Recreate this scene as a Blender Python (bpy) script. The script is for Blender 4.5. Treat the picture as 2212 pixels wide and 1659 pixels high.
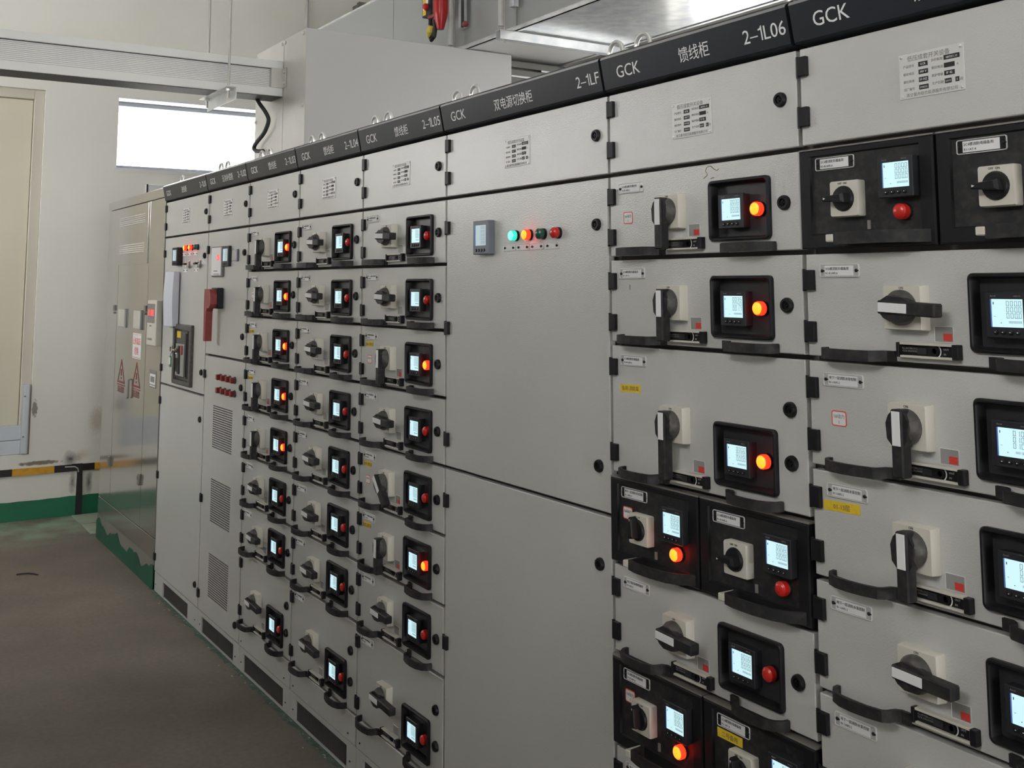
import bpy, math, random
from mathutils import Matrix, Vector
random.seed(7)
for o in list(bpy.data.objects): bpy.data.objects.remove(o)
scene = bpy.context.scene
col = scene.collection

# ------------------------------------------------------------------ camera
F_PX, PX, PY = 2298.87, 1061.16, 360.23           # focal length / principal point for a 2212x1659 frame
CAM = Vector((6.0281, -1.5891, 1.6358))
YAW, PITCH, ROLL = math.radians(31.7611), math.radians(6.3655), math.radians(0.0438)
fw = Vector((-math.cos(YAW)*math.cos(PITCH), math.sin(YAW)*math.cos(PITCH), math.sin(PITCH)))
rt = Vector((math.sin(YAW), math.cos(YAW), 0.0)); up = rt.cross(fw)
rt, up = rt*math.cos(ROLL)+up*math.sin(ROLL), -rt*math.sin(ROLL)+up*math.cos(ROLL)
cd = bpy.data.cameras.new('camera'); cam = bpy.data.objects.new('camera', cd); col.objects.link(cam)
mw = Matrix.Identity(4)
for i in range(3):
    mw[i][0], mw[i][1], mw[i][2], mw[i][3] = rt[i], up[i], -fw[i], CAM[i]
cam.matrix_world = mw
cd.sensor_fit = 'HORIZONTAL'; cd.sensor_width = 36.0; cd.lens = F_PX/2212*36
cd.shift_x = (1106-PX)/2212; cd.shift_y = (PY-829.5)/2212
cd.clip_start = 0.05; cd.clip_end = 200
scene.camera = cam

# ------------------------------------------------------------------ world, light, exposure
W = bpy.data.worlds.new('overcast_sky'); scene.world = W; W.use_nodes = True
W.node_tree.nodes['Background'].inputs[0].default_value = (1.0, 0.992, 0.978, 1)
W.node_tree.nodes['Background'].inputs[1].default_value = 11.8
scene.view_settings.view_transform = 'Standard'; scene.view_settings.look = 'None'
scene.view_settings.exposure = 0.0; scene.view_settings.gamma = 1.0; scene.view_settings.use_curve_mapping = False
XW, XR, YF, YB, ZC = -2.218, 11.5, -3.35, 2.75, 4.7      # room: far wall, right wall, front wall, back wall, ceiling
# openings: (wall, a0, a1, z0, z1)
WIN = [('far', .20, 1.62, 2.515, 3.045), ('far', -3.25, -2.25, 2.515, 3.045),
       ('front', -1.8, .5, 2.15, 3.3), ('front', 4.6, 7.2, 2.9, 3.9), ('right', -.4, 2.5, 2.4, 3.35), ('right', -2.15, -.35, .02, 2.35), ('back', 1.1, 3.6, 2.35, 2.75)]  # later front, both right and back openings are unseen, added for light
for k, (wl, a0, a1, z0, z1) in enumerate(WIN):
    ld = bpy.data.lights.new('daylight_portal', 'AREA'); ld.shape = 'RECTANGLE'
    ld.size = a1-a0; ld.size_y = z1-z0; ld.cycles.is_portal = True
    lo = bpy.data.objects.new('daylight_portal', ld); col.objects.link(lo)
    if wl == 'far':
        lo.location = (XW-.02, (a0+a1)/2, (z0+z1)/2); lo.rotation_euler = (math.radians(90), 0, math.radians(-90))
    elif wl == 'back':
        lo.location = ((a0+a1)/2, YB+.02, (z0+z1)/2); lo.rotation_euler = (math.radians(90), 0, 0)
    elif wl == 'right':
        lo.location = (XR+.02, (a0+a1)/2, (z0+z1)/2); lo.rotation_euler = (math.radians(90), 0, math.radians(90))
    else:
        lo.location = ((a0+a1)/2, YF-.02, (z0+z1)/2); lo.rotation_euler = (math.radians(90), 0, math.radians(180))

# ------------------------------------------------------------------ materials
MATS = {}
def mat(name, color, rough=.5, metal=0., bump=None, vary=None, emit=None, spec=None, coat=None):
    m = bpy.data.materials.new(name); m.use_nodes = True
    nt = m.node_tree; b = nt.nodes['Principled BSDF']
    b.inputs['Base Color'].default_value = (*color, 1); b.inputs['Roughness'].default_value = rough
    b.inputs['Metallic'].default_value = metal
    if spec is not None: b.inputs['Specular IOR Level'].default_value = spec
    if coat is not None: b.inputs['Coat Weight'].default_value = coat; b.inputs['Coat Roughness'].default_value = .15
    if emit: b.inputs['Emission Color'].default_value = (*emit[0], 1); b.inputs['Emission Strength'].default_value = emit[1]
    if bump or vary:
        g = nt.nodes.new('ShaderNodeNewGeometry')
    if bump:
        n = nt.nodes.new('ShaderNodeTexNoise'); n.inputs['Scale'].default_value = bump[0]; n.inputs['Detail'].default_value = 2
        bp = nt.nodes.new('ShaderNodeBump'); bp.inputs['Strength'].default_value = bump[1]; bp.inputs['Distance'].default_value = bump[2]
        nt.links.new(g.outputs['Position'], n.inputs['Vector']); nt.links.new(n.outputs['Fac'], bp.inputs['Height'])
        nt.links.new(bp.outputs['Normal'], b.inputs['Normal'])
    if vary:      # (scale, other colour, lo, hi)
        n2 = nt.nodes.new('ShaderNodeTexNoise'); n2.inputs['Scale'].default_value = vary[0]; n2.inputs['Detail'].default_value = 6
        r = nt.nodes.new('ShaderNodeValToRGB'); r.color_ramp.elements[0].position = vary[2]; r.color_ramp.elements[1].position = vary[3]
        r.color_ramp.elements[0].color = (*color, 1); r.color_ramp.elements[1].color = (*vary[1], 1)
        nt.links.new(g.outputs['Position'], n2.inputs['Vector']); nt.links.new(n2.outputs['Fac'], r.inputs['Fac'])
        nt.links.new(r.outputs['Color'], b.inputs['Base Color'])
    MATS[name] = m
    return m
mat('paint_grey', (.545, .546, .531), .21, bump=(330, .5, .0012), vary=(1.6, (.515, .514, .497), .4, .65), spec=.75)
mat('frame_grey', (.20, .185, .17), .6)
mat('gasket_dark', (.03, .028, .027), .7)
mat('header_slate', (.017, .020, .026), .38, spec=.3)
mat('letter_white', (.78, .78, .78), .5)
mat('black_plastic', (.010, .010, .012), .45, spec=.3)
mat('black_soft', (.014, .014, .016), .55, vary=(60, (.042, .039, .036), .45, .75), spec=.4)
mat('recess_black', (.030, .030, .034), .3)
mat('grey_plastic', (.06, .057, .054), .5, vary=(90, (.12, .11, .10), .45, .8))
mat('cream_plastic', (.60, .575, .505), .5)
mat('meter_slate', (.022, .0235, .028), .4, spec=.4)
mat('screen_lit', (.2, .3, .32), .2, emit=((.60, .86, .92), .95))
mat('screen_pale', (.45, .52, .53), .2, emit=((.45, .66, .72), .45))
mat('screen_edge', (.03, .06, .2), .2, emit=((.10, .22, .55), .6))
mat('digit_ink', (.02, .07, .10), .5)
mat('paper_white', (.74, .74, .74), .7)
mat('plate_silver', (.64, .64, .63), .42, metal=.15)
mat('plate_clear', (.55, .55, .55), .12, coat=.6)
mat('ink_black', (.012, .012, .012), .6)
mat('ink_grey', (.22, .21, .20), .6)
mat('bright_metal', (.82, .82, .80), .28, metal=.6)
mat('chrome', (.85, .85, .85), .1, metal=1)
mat('stainless', (.57, .56, .54), .13, metal=.85, vary=(2.2, (.51, .50, .475), .35, .7))
mat('stainless_dull', (.66, .645, .615), .38, metal=.35, vary=(3.5, (.56, .545, .515), .4, .75))
mat('box_grey', (.50, .50, .495), .45, metal=.1)
mat('duct_lit_white', (.84, .84, .82), .5)  # bright white standing in for light on the duct's underside
mat('galvanized', (.80, .81, .805), .24, metal=.35, bump=(9, .08, .02), vary=(14, (.60, .63, .66), .35, .7))
mat('rod_grey', (.46, .45, .42), .42, metal=.5)
mat('grille_bar', (.075, .072, .068), .5)
mat('glint_metal', (.42, .43, .45), .2, metal=.8)  # pale metal for the highlight along the header edge
mat('duct_grey', (.35, .36, .355), .5, metal=.1)
mat('trunk_alu', (.82, .83, .82), .45, metal=.1)
mat('trunk_dark', (.055, .05, .055), .55)
mat('wall_paint', (.82, .805, .755), .75, bump=(14, .1, .01), vary=(1.1, (.77, .75, .69), .45, .75))
mat('wall_shade', (.34, .33, .30), .7)  # dark grey on unseen surfaces to cut bounce onto the lower cabinets
mat('ceiling_paint', (.82, .81, .78), .8)
mat('door_cream', (.70, .66, .53), .5)
mat('door_frame', (.62, .585, .50), .6)
mat('baffle_alu', (.55, .59, .64), .4, metal=.35)
mat('green_paint', (.010, .17, .085), .5, vary=(7, (.02, .10, .06), .5, .8))
mat('green_dark', (.008, .095, .052), .5, vary=(7, (.014, .06, .04), .5, .8))
mat('band_yellow', (.72, .36, .02), .5, vary=(30, (.55, .26, .02), .5, .8))
mat('band_black', (.014, .012, .012), .5)
mat('red_plastic', (.55, .018, .012), .3, coat=.4)
mat('red_dull', (.25, .035, .035), .5, vary=(25, (.32, .07, .065), .45, .75))
mat('red_button', (.22, .012, .012), .4)
mat('red_flag', (.62, .05, .04), .5)
mat('red_ink', (.72, .09, .06), .6)
mat('lamp_core', (.9, .35, .02), .3, emit=((1.0, .31, .02), 1.75))
mat('lamp_rim', (.8, .05, .01), .3, emit=((1.0, .010, .003), 6.0))
mat('green_core', (.1, .7, .6), .3, emit=((.16, .95, .72), 1.6))
mat('green_rim', (.02, .5, .4), .3, emit=((.03, .70, .52), 1.0))
mat('green_off', (.006, .085, .055), .25, coat=.5)
mat('led_red', (.5, .02, .02), .4, emit=((1.0, .03, .025), 2.6))
mat('yellow_tape', (.78, .56, .03), .6, vary=(120, (.70, .46, .03), .5, .75))
mat('sticker_pale', (.80, .66, .60), .6)
mat('smoke_grey', (.30, .30, .29), .25)
mat('ext_red', (.45, .012, .012), .3)
mat('cable_black', (.02, .02, .022), .5)
mat('brass_yellow', (.62, .50, .08), .4)
mat('blue_grey', (.17, .19, .23), .45)
mat('oil_brown', (.20, .15, .05), .6)
mat('louvre_dark', (.13, .13, .115), .45, metal=.3)
mat('key_green', (.02, .16, .08), .4)
# window glass: mostly clear with a weak mirror
g = bpy.data.materials.new('window_glass'); g.use_nodes = True; nt = g.node_tree; nt.nodes.clear()
go = nt.nodes.new('ShaderNodeOutputMaterial'); gm = nt.nodes.new('ShaderNodeMixShader'); gt = nt.nodes.new('ShaderNodeBsdfTransparent'); gg = nt.nodes.new('ShaderNodeBsdfGlossy')
gm.inputs[0].default_value = .05; gg.inputs['Roughness'].default_value = .02
nt.links.new(gt.outputs[0], gm.inputs[1]); nt.links.new(gg.outputs[0], gm.inputs[2]); nt.links.new(gm.outputs[0], go.inputs[0]); MATS['window_glass'] = g
# concrete floor: brown grey with stains, dust and thin spilled green paint by the far wall
m = bpy.data.materials.new('floor_concrete'); m.use_nodes = True; nt = m.node_tree; b = nt.nodes['Principled BSDF']; MATS['floor_concrete'] = m
ge = nt.nodes.new('ShaderNodeNewGeometry'); sx = nt.nodes.new('ShaderNodeSeparateXYZ'); nt.links.new(ge.outputs['Position'], sx.inputs[0])
n1 = nt.nodes.new('ShaderNodeTexNoise'); n1.inputs['Scale'].default_value = 1.3; n1.inputs['Detail'].default_value = 8; nt.links.new(ge.outputs['Position'], n1.inputs['Vector'])
r1 = nt.nodes.new('ShaderNodeValToRGB'); r1.color_ramp.elements[0].position = .3; r1.color_ramp.elements[1].position = .72
r1.color_ramp.elements[0].color = (.135, .113, .092, 1); r1.color_ramp.elements[1].color = (.24, .21, .17, 1); nt.links.new(n1.outputs['Fac'], r1.inputs[0])
n3 = nt.nodes.new('ShaderNodeTexNoise'); n3.inputs['Scale'].default_value = 45; n3.inputs['Detail'].default_value = 3; nt.links.new(ge.outputs['Position'], n3.inputs['Vector'])
mx = nt.nodes.new('ShaderNodeMix'); mx.data_type = 'RGBA'; mx.blend_type = 'MULTIPLY'; mx.inputs['Factor'].default_value = .35
nt.links.new(r1.outputs[0], mx.inputs[6]); nt.links.new(n3.outputs['Fac'], mx.inputs[7])
mr = nt.nodes.new('ShaderNodeMapRange'); mr.inputs[1].default_value = -1.35; mr.inputs[2].default_value = -1.75; nt.links.new(sx.outputs[0], mr.inputs[0])
ad = nt.nodes.new('ShaderNodeMath'); ad.operation = 'MULTIPLY'; nt.links.new(mr.outputs[0], ad.inputs[0])
n4 = nt.nodes.new('ShaderNodeTexNoise'); n4.inputs['Scale'].default_value = 3.5; n4.inputs['Detail'].default_value = 6; nt.links.new(ge.outputs['Position'], n4.inputs['Vector'])
r4 = nt.nodes.new('ShaderNodeValToRGB'); r4.color_ramp.elements[0].position = .38; r4.color_ramp.elements[1].position = .62; nt.links.new(n4.outputs['Fac'], r4.inputs[0])
nt.links.new(r4.outputs[0], ad.inputs[1])
mg = nt.nodes.new('ShaderNodeMix'); mg.data_type = 'RGBA'; nt.links.new(ad.outputs[0], mg.inputs['Factor']); nt.links.new(mx.outputs[2], mg.inputs[6]); mg.inputs[7].default_value = (.22, .33, .24, 1)
nt.links.new(mg.outputs[2], b.inputs['Base Color']); b.inputs['Roughness'].default_value = .7
bp = nt.nodes.new('ShaderNodeBump'); bp.inputs['Strength'].default_value = .25; bp.inputs['Distance'].default_value = .004; nt.links.new(n3.outputs['Fac'], bp.inputs['Height']); nt.links.new(bp.outputs[0], b.inputs['Normal'])

# ------------------------------------------------------------------ mesh helpers
def smooth_path(p, n=6):
    p = [Vector(q) for q in p]; out = []
    for i in range(len(p)-1):
        a, b_, c_, d_ = p[max(i-1, 0)], p[i], p[i+1], p[min(i+2, len(p)-1)]
        for k in range(n):
            t = k/n; out.append(.5*((2*b_)+(c_-a)*t+(2*a-5*b_+4*c_-d_)*t*t+(3*b_-a-3*c_+d_)*t**3))
    return out+[p[-1]]
class MB:
    def __init__(s): s.v = []; s.f = []; s.m = []
    def add(s, vs, fs, mi=0):
        o = len(s.v); s.v += [tuple(p) for p in vs]
        for f in fs: s.f.append([o+i for i in f]); s.m.append(mi)
    def box(s, x0, x1, y0, y1, z0, z1, c=0., mi=0):
        if c <= 0:
            vs = [(x, y, z) for x in (x0, x1) for y in (y0, y1) for z in (z0, z1)]
            s.add(vs, [(0,1,3,2), (4,6,7,5), (0,4,5,1), (2,3,7,6), (0,2,6,4), (1,5,7,3)], mi); return
        X = (x0, x1); Y = (y0, y1); Z = (z0, z1); vs = []; idx = {}
        for i in (0,1):
            for j in (0,1):
                for k in (0,1):
                    a, b2, d = (c if i == 0 else -c), (c if j == 0 else -c), (c if k == 0 else -c)
                    idx[i,j,k] = len(vs)
                    vs += [(X[i], Y[j]+b2, Z[k]+d), (X[i]+a, Y[j], Z[k]+d), (X[i]+a, Y[j]+b2, Z[k])]
        I = lambda i,j,k,a: idx[i,j,k]+a
        fs = []
        for i in (0,1): fs.append([I(i,0,0,0), I(i,1,0,0), I(i,1,1,0), I(i,0,1,0)])
        for j in (0,1): fs.append([I(0,j,0,1), I(1,j,0,1), I(1,j,1,1), I(0,j,1,1)])
        for k in (0,1): fs.append([I(0,0,k,2), I(1,0,k,2), I(1,1,k,2), I(0,1,k,2)])
        for i in (0,1):
            for j in (0,1): fs.append([I(i,j,0,0), I(i,j,1,0), I(i,j,1,1), I(i,j,0,1)])
        for i in (0,1):
            for k in (0,1): fs.append([I(i,0,k,0), I(i,1,k,0), I(i,1,k,2), I(i,0,k,2)])
        for j in (0,1):
            for k in (0,1): fs.append([I(0,j,k,1), I(1,j,k,1), I(1,j,k,2), I(0,j,k,2)])
        for i in (0,1):
            for j in (0,1):
                for k in (0,1): fs.append([I(i,j,k,0), I(i,j,k,1), I(i,j,k,2)])
        s.add(vs, fs, mi)
    def lathe(s, cx, cz, prof, n=16, mi=0, y0=0.):      # profile (r, y) about an axis along y
        vs = []; fs = []; rows = []
        for r, y in prof:
            if r <= 1e-6: rows.append([len(vs)]); vs.append((cx, y+y0, cz))
            else:
                rows.append(list(range(len(vs), len(vs)+n)))
                vs += [(cx+r*math.cos(2*math.pi*i/n), y+y0, cz+r*math.sin(2*math.pi*i/n)) for i in range(n)]
        for a, b2 in zip(rows, rows[1:]):
            for i in range(n):
                j = (i+1) % n
                if len(a) == 1: fs.append((a[0], b2[j], b2[i]))
                elif len(b2) == 1: fs.append((a[i], a[j], b2[0]))
                else: fs.append((a[i], a[j], b2[j], b2[i]))
        s.add(vs, fs, mi)
    def tube(s, pts, r, n=8, mi=0, cap=True):
        pts = [Vector(p) for p in pts]; vs = []; fs = []; prev = None
        for i, p in enumerate(pts):
            t = (pts[min(i+1, len(pts)-1)]-pts[max(i-1, 0)]).normalized()
            u = t.orthogonal().normalized() if prev is None else (prev-t*prev.dot(t)).normalized()
            prev = u; w = t.cross(u); rr = r[i] if isinstance(r, (list, tuple)) else r
            vs += [tuple(p+u*rr*math.cos(2*math.pi*k/n)+w*rr*math.sin(2*math.pi*k/n)) for k in range(n)]
        for i in range(len(pts)-1):
            for k in range(n):
                fs.append((i*n+k, i*n+(k+1) % n, (i+1)*n+(k+1) % n, (i+1)*n+k))
        if cap: fs.append(list(range(n))); fs.append([(len(pts)-1)*n+k for k in range(n)])
        s.add(vs, fs, mi)
    def prism(s, poly, a0, a1, axis='x', mi=0):        # polygon (p, q) swept along an axis
        n = len(poly)
        P = {'x': lambda p, q, a: (a, p, q), 'y': lambda p, q, a: (p, a, q), 'z': lambda p, q, a: (p, q, a)}[axis]
        vs = [P(p, q, a0) for p, q in poly]+[P(p, q, a1) for p, q in poly]
        fs = [list(range(n)), [n+i for i in range(n)]]+[(i, (i+1) % n, n+(i+1) % n, n+i) for i in range(n)]
        s.add(vs, fs, mi)
    def loft(s, loops, mi=0, cap0=False, cap1=False):
        n = len(loops[0]); vs = [p for l in loops for p in l]; fs = []
        for a in range(len(loops)-1):
            for i in range(n): fs.append((a*n+i, a*n+(i+1) % n, (a+1)*n+(i+1) % n, (a+1)*n+i))
        if cap0: fs.append(list(range(n)))
        if cap1: fs.append([(len(loops)-1)*n+i for i in range(n)])
        s.add(vs, fs, mi)
    def mesh(s, name, mats, smooth=True):
        me = bpy.data.meshes.new(name); me.from_pydata(s.v, [], s.f)
        for m_ in ([mats] if isinstance(mats, str) else mats): me.materials.append(MATS[m_])
        me.polygons.foreach_set('material_index', s.m)
        import bmesh
        bm = bmesh.new(); bm.from_mesh(me); bmesh.ops.recalc_face_normals(bm, faces=bm.faces); bm.to_mesh(me); bm.free()
        if smooth:
            me.polygons.foreach_set('use_smooth', [True]*len(me.polygons)); me.set_sharp_from_angle(angle=math.radians(32))
        me.update(); return me
def rrect(cx, cz, w, h, r, y, n=4):
    out = []
    for qx, qz, a0 in ((1, 1, 0), (-1, 1, 90), (-1, -1, 180), (1, -1, 270)):
        for k in range(n+1):
            a = math.radians(a0+90*k/n)
            out.append((cx+qx*(w/2-r)+r*math.cos(a), y, cz+qz*(h/2-r)+r*math.sin(a)))
    return out
CACHE = {}
def cached(key, fn):
    if key not in CACHE: CACHE[key] = fn()
    return CACHE[key]
def put(name, me, parent=None, loc=(0, 0, 0), rot=None, label=None):
    o = bpy.data.objects.new(name, me); col.objects.link(o); o.parent = parent; o.location = loc
    if rot: o.rotation_euler = rot
    if label: o['label'] = label
    return o
def thing(name, label, cat, loc=(0, 0, 0), group=None):
    o = bpy.data.objects.new(name, None); col.objects.link(o); o.location = loc; o.empty_display_size = .05
    o['label'] = label; o['category'] = cat
    if group: o['group'] = group
    return o
def tag(o, label, cat, group=None):
    o['label'] = label; o['category'] = cat
    if group: o['group'] = group
    return o
def struct(name, me, parent=None, loc=(0, 0, 0)):
    o = put(name, me, parent, loc)
    if parent is None: o['kind'] = 'structure'
    return o
def text_mesh(s, size, mname, align='LEFT', res=2, ext=.0002, sx=1.):
    key = ('txt', s, size, mname, align, sx)
    if key in CACHE: return CACHE[key]
    cu = bpy.data.curves.new('t', 'FONT'); cu.body = s; cu.size = size; cu.align_x = align; cu.resolution_u = res; cu.extrude = ext
    ob = bpy.data.objects.new('t', cu); col.objects.link(ob)
    dg = bpy.context.evaluated_depsgraph_get(); me = bpy.data.meshes.new_from_object(ob.evaluated_get(dg))
    for v in me.vertices: x, y, z = v.co; v.co = (x*sx, -z, y)
    me.materials.clear(); me.materials.append(MATS[mname]); me.name = 'lettering'
    bpy.data.objects.remove(ob); bpy.data.curves.remove(cu)
    CACHE[key] = me; return me
SEG = {'0': 'abcdef', '1': 'bc', '2': 'abged', '3': 'abgcd', '4': 'fgbc', '5': 'afgcd', '6': 'afgedc', '7': 'abc', '8': 'abcdefg', '9': 'abcdfg'}
def seg_digits(mb, s, x1, z0, h, w, gap, t, y):       # seven-segment row, right aligned at x1
    x = x1
    for ch in reversed(s):
        if ch == '.': mb.box(x+gap*.25, x+gap*.25+t, y, y+.0002, z0, z0+t); continue
        x0 = x-w
        R = {'a': (x0, x, z0+h-t, z0+h), 'g': (x0, x, z0+h/2-t/2, z0+h/2+t/2), 'd': (x0, x, z0, z0+t),
             'f': (x0, x0+t, z0+h/2, z0+h), 'b': (x-t, x, z0+h/2, z0+h), 'e': (x0, x0+t, z0, z0+h/2), 'c': (x-t, x, z0, z0+h/2)}
        for k in SEG[ch]:
            a, b2, c2, d = R[k]; mb.box(a+t*.15, b2-t*.15, y, y+.0002, c2+t*.15, d-t*.15)
        x = x0-gap

# ------------------------------------------------------------------ room shell
def wall_mesh(plane, c0, c1, a0, a1, z0, z1, holes, mats='wall_paint'):
    """wall slab between planes c0 (room side) and c1; 'x' = normal along x, spans y; 'y' = normal along y, spans x"""
    mb = MB(); A = sorted({a0, a1, *[h[0] for h in holes], *[h[1] for h in holes]}); Z = sorted({z0, z1, *[h[2] for h in holes], *[h[3] for h in holes]})
    P = (lambda c, a, z: (c, a, z)) if plane == 'x' else (lambda c, a, z: (a, c, z))
    for i in range(len(A)-1):
        for k in range(len(Z)-1):
            ca, cz = (A[i]+A[i+1])/2, (Z[k]+Z[k+1])/2
            if any(h[0] < ca < h[1] and h[2] < cz < h[3] for h in holes): continue
            for c in (c0, c1): mb.add([P(c, A[i], Z[k]), P(c, A[i+1], Z[k]), P(c, A[i+1], Z[k+1]), P(c, A[i], Z[k+1])], [(0,1,2,3)])
    for h in holes+[(a0, a1, z0, z1)]:
        q = [(h[0], h[2]), (h[1], h[2]), (h[1], h[3]), (h[0], h[3])]
        for i in range(4):
            (p1, q1), (p2, q2) = q[i], q[(i+1) % 4]
            mb.add([P(c0, p1, q1), P(c0, p2, q2), P(c1, p2, q2), P(c1, p1, q1)], [(0,1,2,3)])
    return mb.mesh('wall', mats, smooth=False)
DOOR = (-1.93, -.317, .452, 3.055)
wfar = struct('wall_far', wall_mesh('x', XW, XW-.24, YF, YB, 0, ZC, [DOOR]+[w[1:] for w in WIN if w[0] == 'far']))
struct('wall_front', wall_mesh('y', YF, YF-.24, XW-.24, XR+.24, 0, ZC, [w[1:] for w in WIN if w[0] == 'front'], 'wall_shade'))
struct('wall_back', wall_mesh('y', YB, YB+.24, XW-.24, XR+.24, 0, ZC, [w[1:] for w in WIN if w[0] == 'back']))
struct('wall_right', wall_mesh('x', XR, XR+.24, YF, YB, 0, ZC, [w[1:] for w in WIN if w[0] == 'right']))
b = MB(); b.box(.5, 9.0, -2.7, -2.2, 0, 2.25, .004); struct('aisle_light_block', b.mesh('aisle_light_block', 'wall_shade', False))  # unseen block added to keep window light off the lower cabinets
b = MB(); b.box(XW-.24, XR+.24, YF-.24, YB+.24, -.2, 0); struct('floor', b.mesh('floor', 'floor_concrete', False))
b = MB(); b.box(XW-.24, XR+.24, YF-.24, YB+.24, ZC, ZC+.2); struct('ceiling', b.mesh('ceiling', 'ceiling_paint', False))
# windows; the later front, right and back ones are added, unseen light sources
for k, (wl, a0, a1, z0, z1) in enumerate(WIN):
    mb = MB(); pb = MB(); d0, d1 = .15, .20; t = .035
    def fr(mb, p0, p1, q0, q1, e0, e1, c=.003):
        if wl == 'far': mb.box(XW-e1, XW-e0, p0, p1, q0, q1, c)
        elif wl == 'back': mb.box(p0, p1, YB+e0, YB+e1, q0, q1, c)
        elif wl == 'right': mb.box(XR+e0, XR+e1, p0, p1, q0, q1, c)
        else: mb.box(p0, p1, YF-e1, YF-e0, q0, q1, c)
    mid = (a0+a1)/2
    if k == 0: mid = a1-t
    for p0, p1, q0, q1 in ((a0, a1, z0, z0+t), (a0, a1, z1-t, z1), (a0, a0+t, z0+t, z1-t), (a1-t, a1, z0+t, z1-t))+(((mid-t/2, mid+t/2, z0+t, z1-t),) if k else ()):
        fr(mb, p0, p1, q0, q1, d0, d1)
    w = struct('window_%d' % (k+1), mb.mesh('window_frame', 'blue_grey'))
    fr(pb, a0+t, mid-(t/2 if k else 0), z0+t, z1-t, d0+.02, d0+.026, 0); put('window_pane', pb.mesh('window_pane', 'window_glass', False), w)
    if k == 0: continue
    pb = MB(); fr(pb, mid+t/2, a1-t, z0+t, z1-t, d0+.02, d0+.026, 0); put('window_pane', pb.mesh('window_pane', 'window_glass', False), w)
# weathered paint line round the visible window
b = MB(); a0, a1, z0, z1 = WIN[0][1:]
b.box(XW, XW+.004, a0-.012, a1+.01, z0-.03, z0); b.box(XW, XW+.004, a0-.012, a1+.01, z1, z1+.022)
struct('trim_1', b.mesh('window_trim', 'letter_white', False))
b = MB(); b.box(XW+.004, XW+.0055, .86, 1.06, z0-.024, z0-.008); put('rust_mark', b.mesh('rust_mark', 'sticker_pale', False), bpy.data.objects['trim_1'])
# door in its recess
d = MB(); y0, y1, z0, z1 = DOOR
for p in ((y0, y0+.07, z0, z1), (y1-.07, y1, z0, z1), (y0+.07, y1-.07, z1-.07, z1)): d.box(XW-.09, XW-.028, p[0], p[1], p[2], p[3], .004)
dr = struct('door_1', d.mesh('door_frame', 'door_frame'))
ym = (y0+y1)/2
for a, bb in ((y0+.073, ym-.003), (ym+.003, y1-.073)):
    d = MB(); d.box(XW-.10, XW-.055, a, bb, z0+.005, z1-.073, .004); lf = put('door_leaf', d.mesh('door_leaf', 'door_cream'), dr)
d = MB(); d.lathe(0, 0, [(.02, 0), (.02, -.01), (.008, -.012), (.008, -.05), (0, -.05)], 12); h = put('door_knob', d.mesh('door_knob', 'bright_metal'), dr, (XW-.055, ym+.06, 1.5), (0, 0, math.radians(90)))
d = MB(); d.box(XW-.24, XW-.10, y0, y1, z0, z1); put('door_lining', d.mesh('door_lining', 'door_frame', False), dr)
# aluminium flood/rodent board across the doorway
bf = thing('door_baffle', 'blue-grey aluminium boards slotted across the foot of the doorway', 'door baffle', (XW, 0, z0))
for i, (q0, q1) in enumerate(((.002, .098), (.100, .202))):
    d = MB(); d.box(-.045, -.02, y0+.06, y1-.055, q0, q1, .003); put('board', d.mesh('board', 'baffle_alu'), bf)
for yy in (y1-.057, y0+.012):
    d = MB(); d.box(-.05, .012, yy, yy+.045, .002, .487, .004); d.box(.012, .016, yy+.012, yy+.033, .01, .48); po = put('post', d.mesh('post', 'baffle_alu'), bf)
    for zz in (.12, .40):
        d = MB(); d.box(.012, .026, yy+.006, yy+.018, zz, zz+.008, .002); put('stud', d.mesh('stud', 'frame_grey'), po)
# skirting paint
random.seed(3)
b = MB(); ys = [YF+i*(YB-YF)/90 for i in range(91)]; top = [(y, .132+random.uniform(-.006, .006)) for y in ys]
b.prism([(YF, .0)]+top+[(YB, 0)], XW, XW+.006, 'x'); struct('baseboard_far', b.mesh('baseboard', 'green_paint', False))
b = MB(); b.box(XW, XR, YF, YF+.006, 0, .132); struct('baseboard_front', b.mesh('baseboard', 'green_paint', False))
# earthing strip in yellow and black bands
es = thing('earthing_strip', 'flat steel earthing strip painted in yellow and black bands along the wall', 'earthing strip', (XW, 0, .333))
edges = [-.70-.277*i for i in range(9, 0, -1)]+[-.70, -.421, -.144, .13, .41, .69, .97, 1.25, 1.53, 1.81, 2.09, 2.37, 2.65]
for i in range(len(edges)-1):
    kb = (i-edges.index(-.421)) % 2 == 0
    d = MB(); d.box(.004, .012, edges[i], edges[i+1], -.024, .024, .001); put('band', d.mesh('band', 'band_yellow' if kb else 'band_black'), es)
d = MB(); d.prism([(-.03, .028), (.045, .028), (.052, -.2), (.052, -.333), (.007, -.333), (.01, -.02), (-.03, -.02)], .012, .02, 'x'); put('down_strap', d.mesh('down_strap', 'band_black', False), es)
d = MB(); d.tube([(.024, -.075, .012), (.024, -.01, .010), (.024, .012, -.004), (.024, .018, -.03)], .004, 6); put('bond_wire', d.mesh('bond_wire', 'bright_metal'), es)


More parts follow.
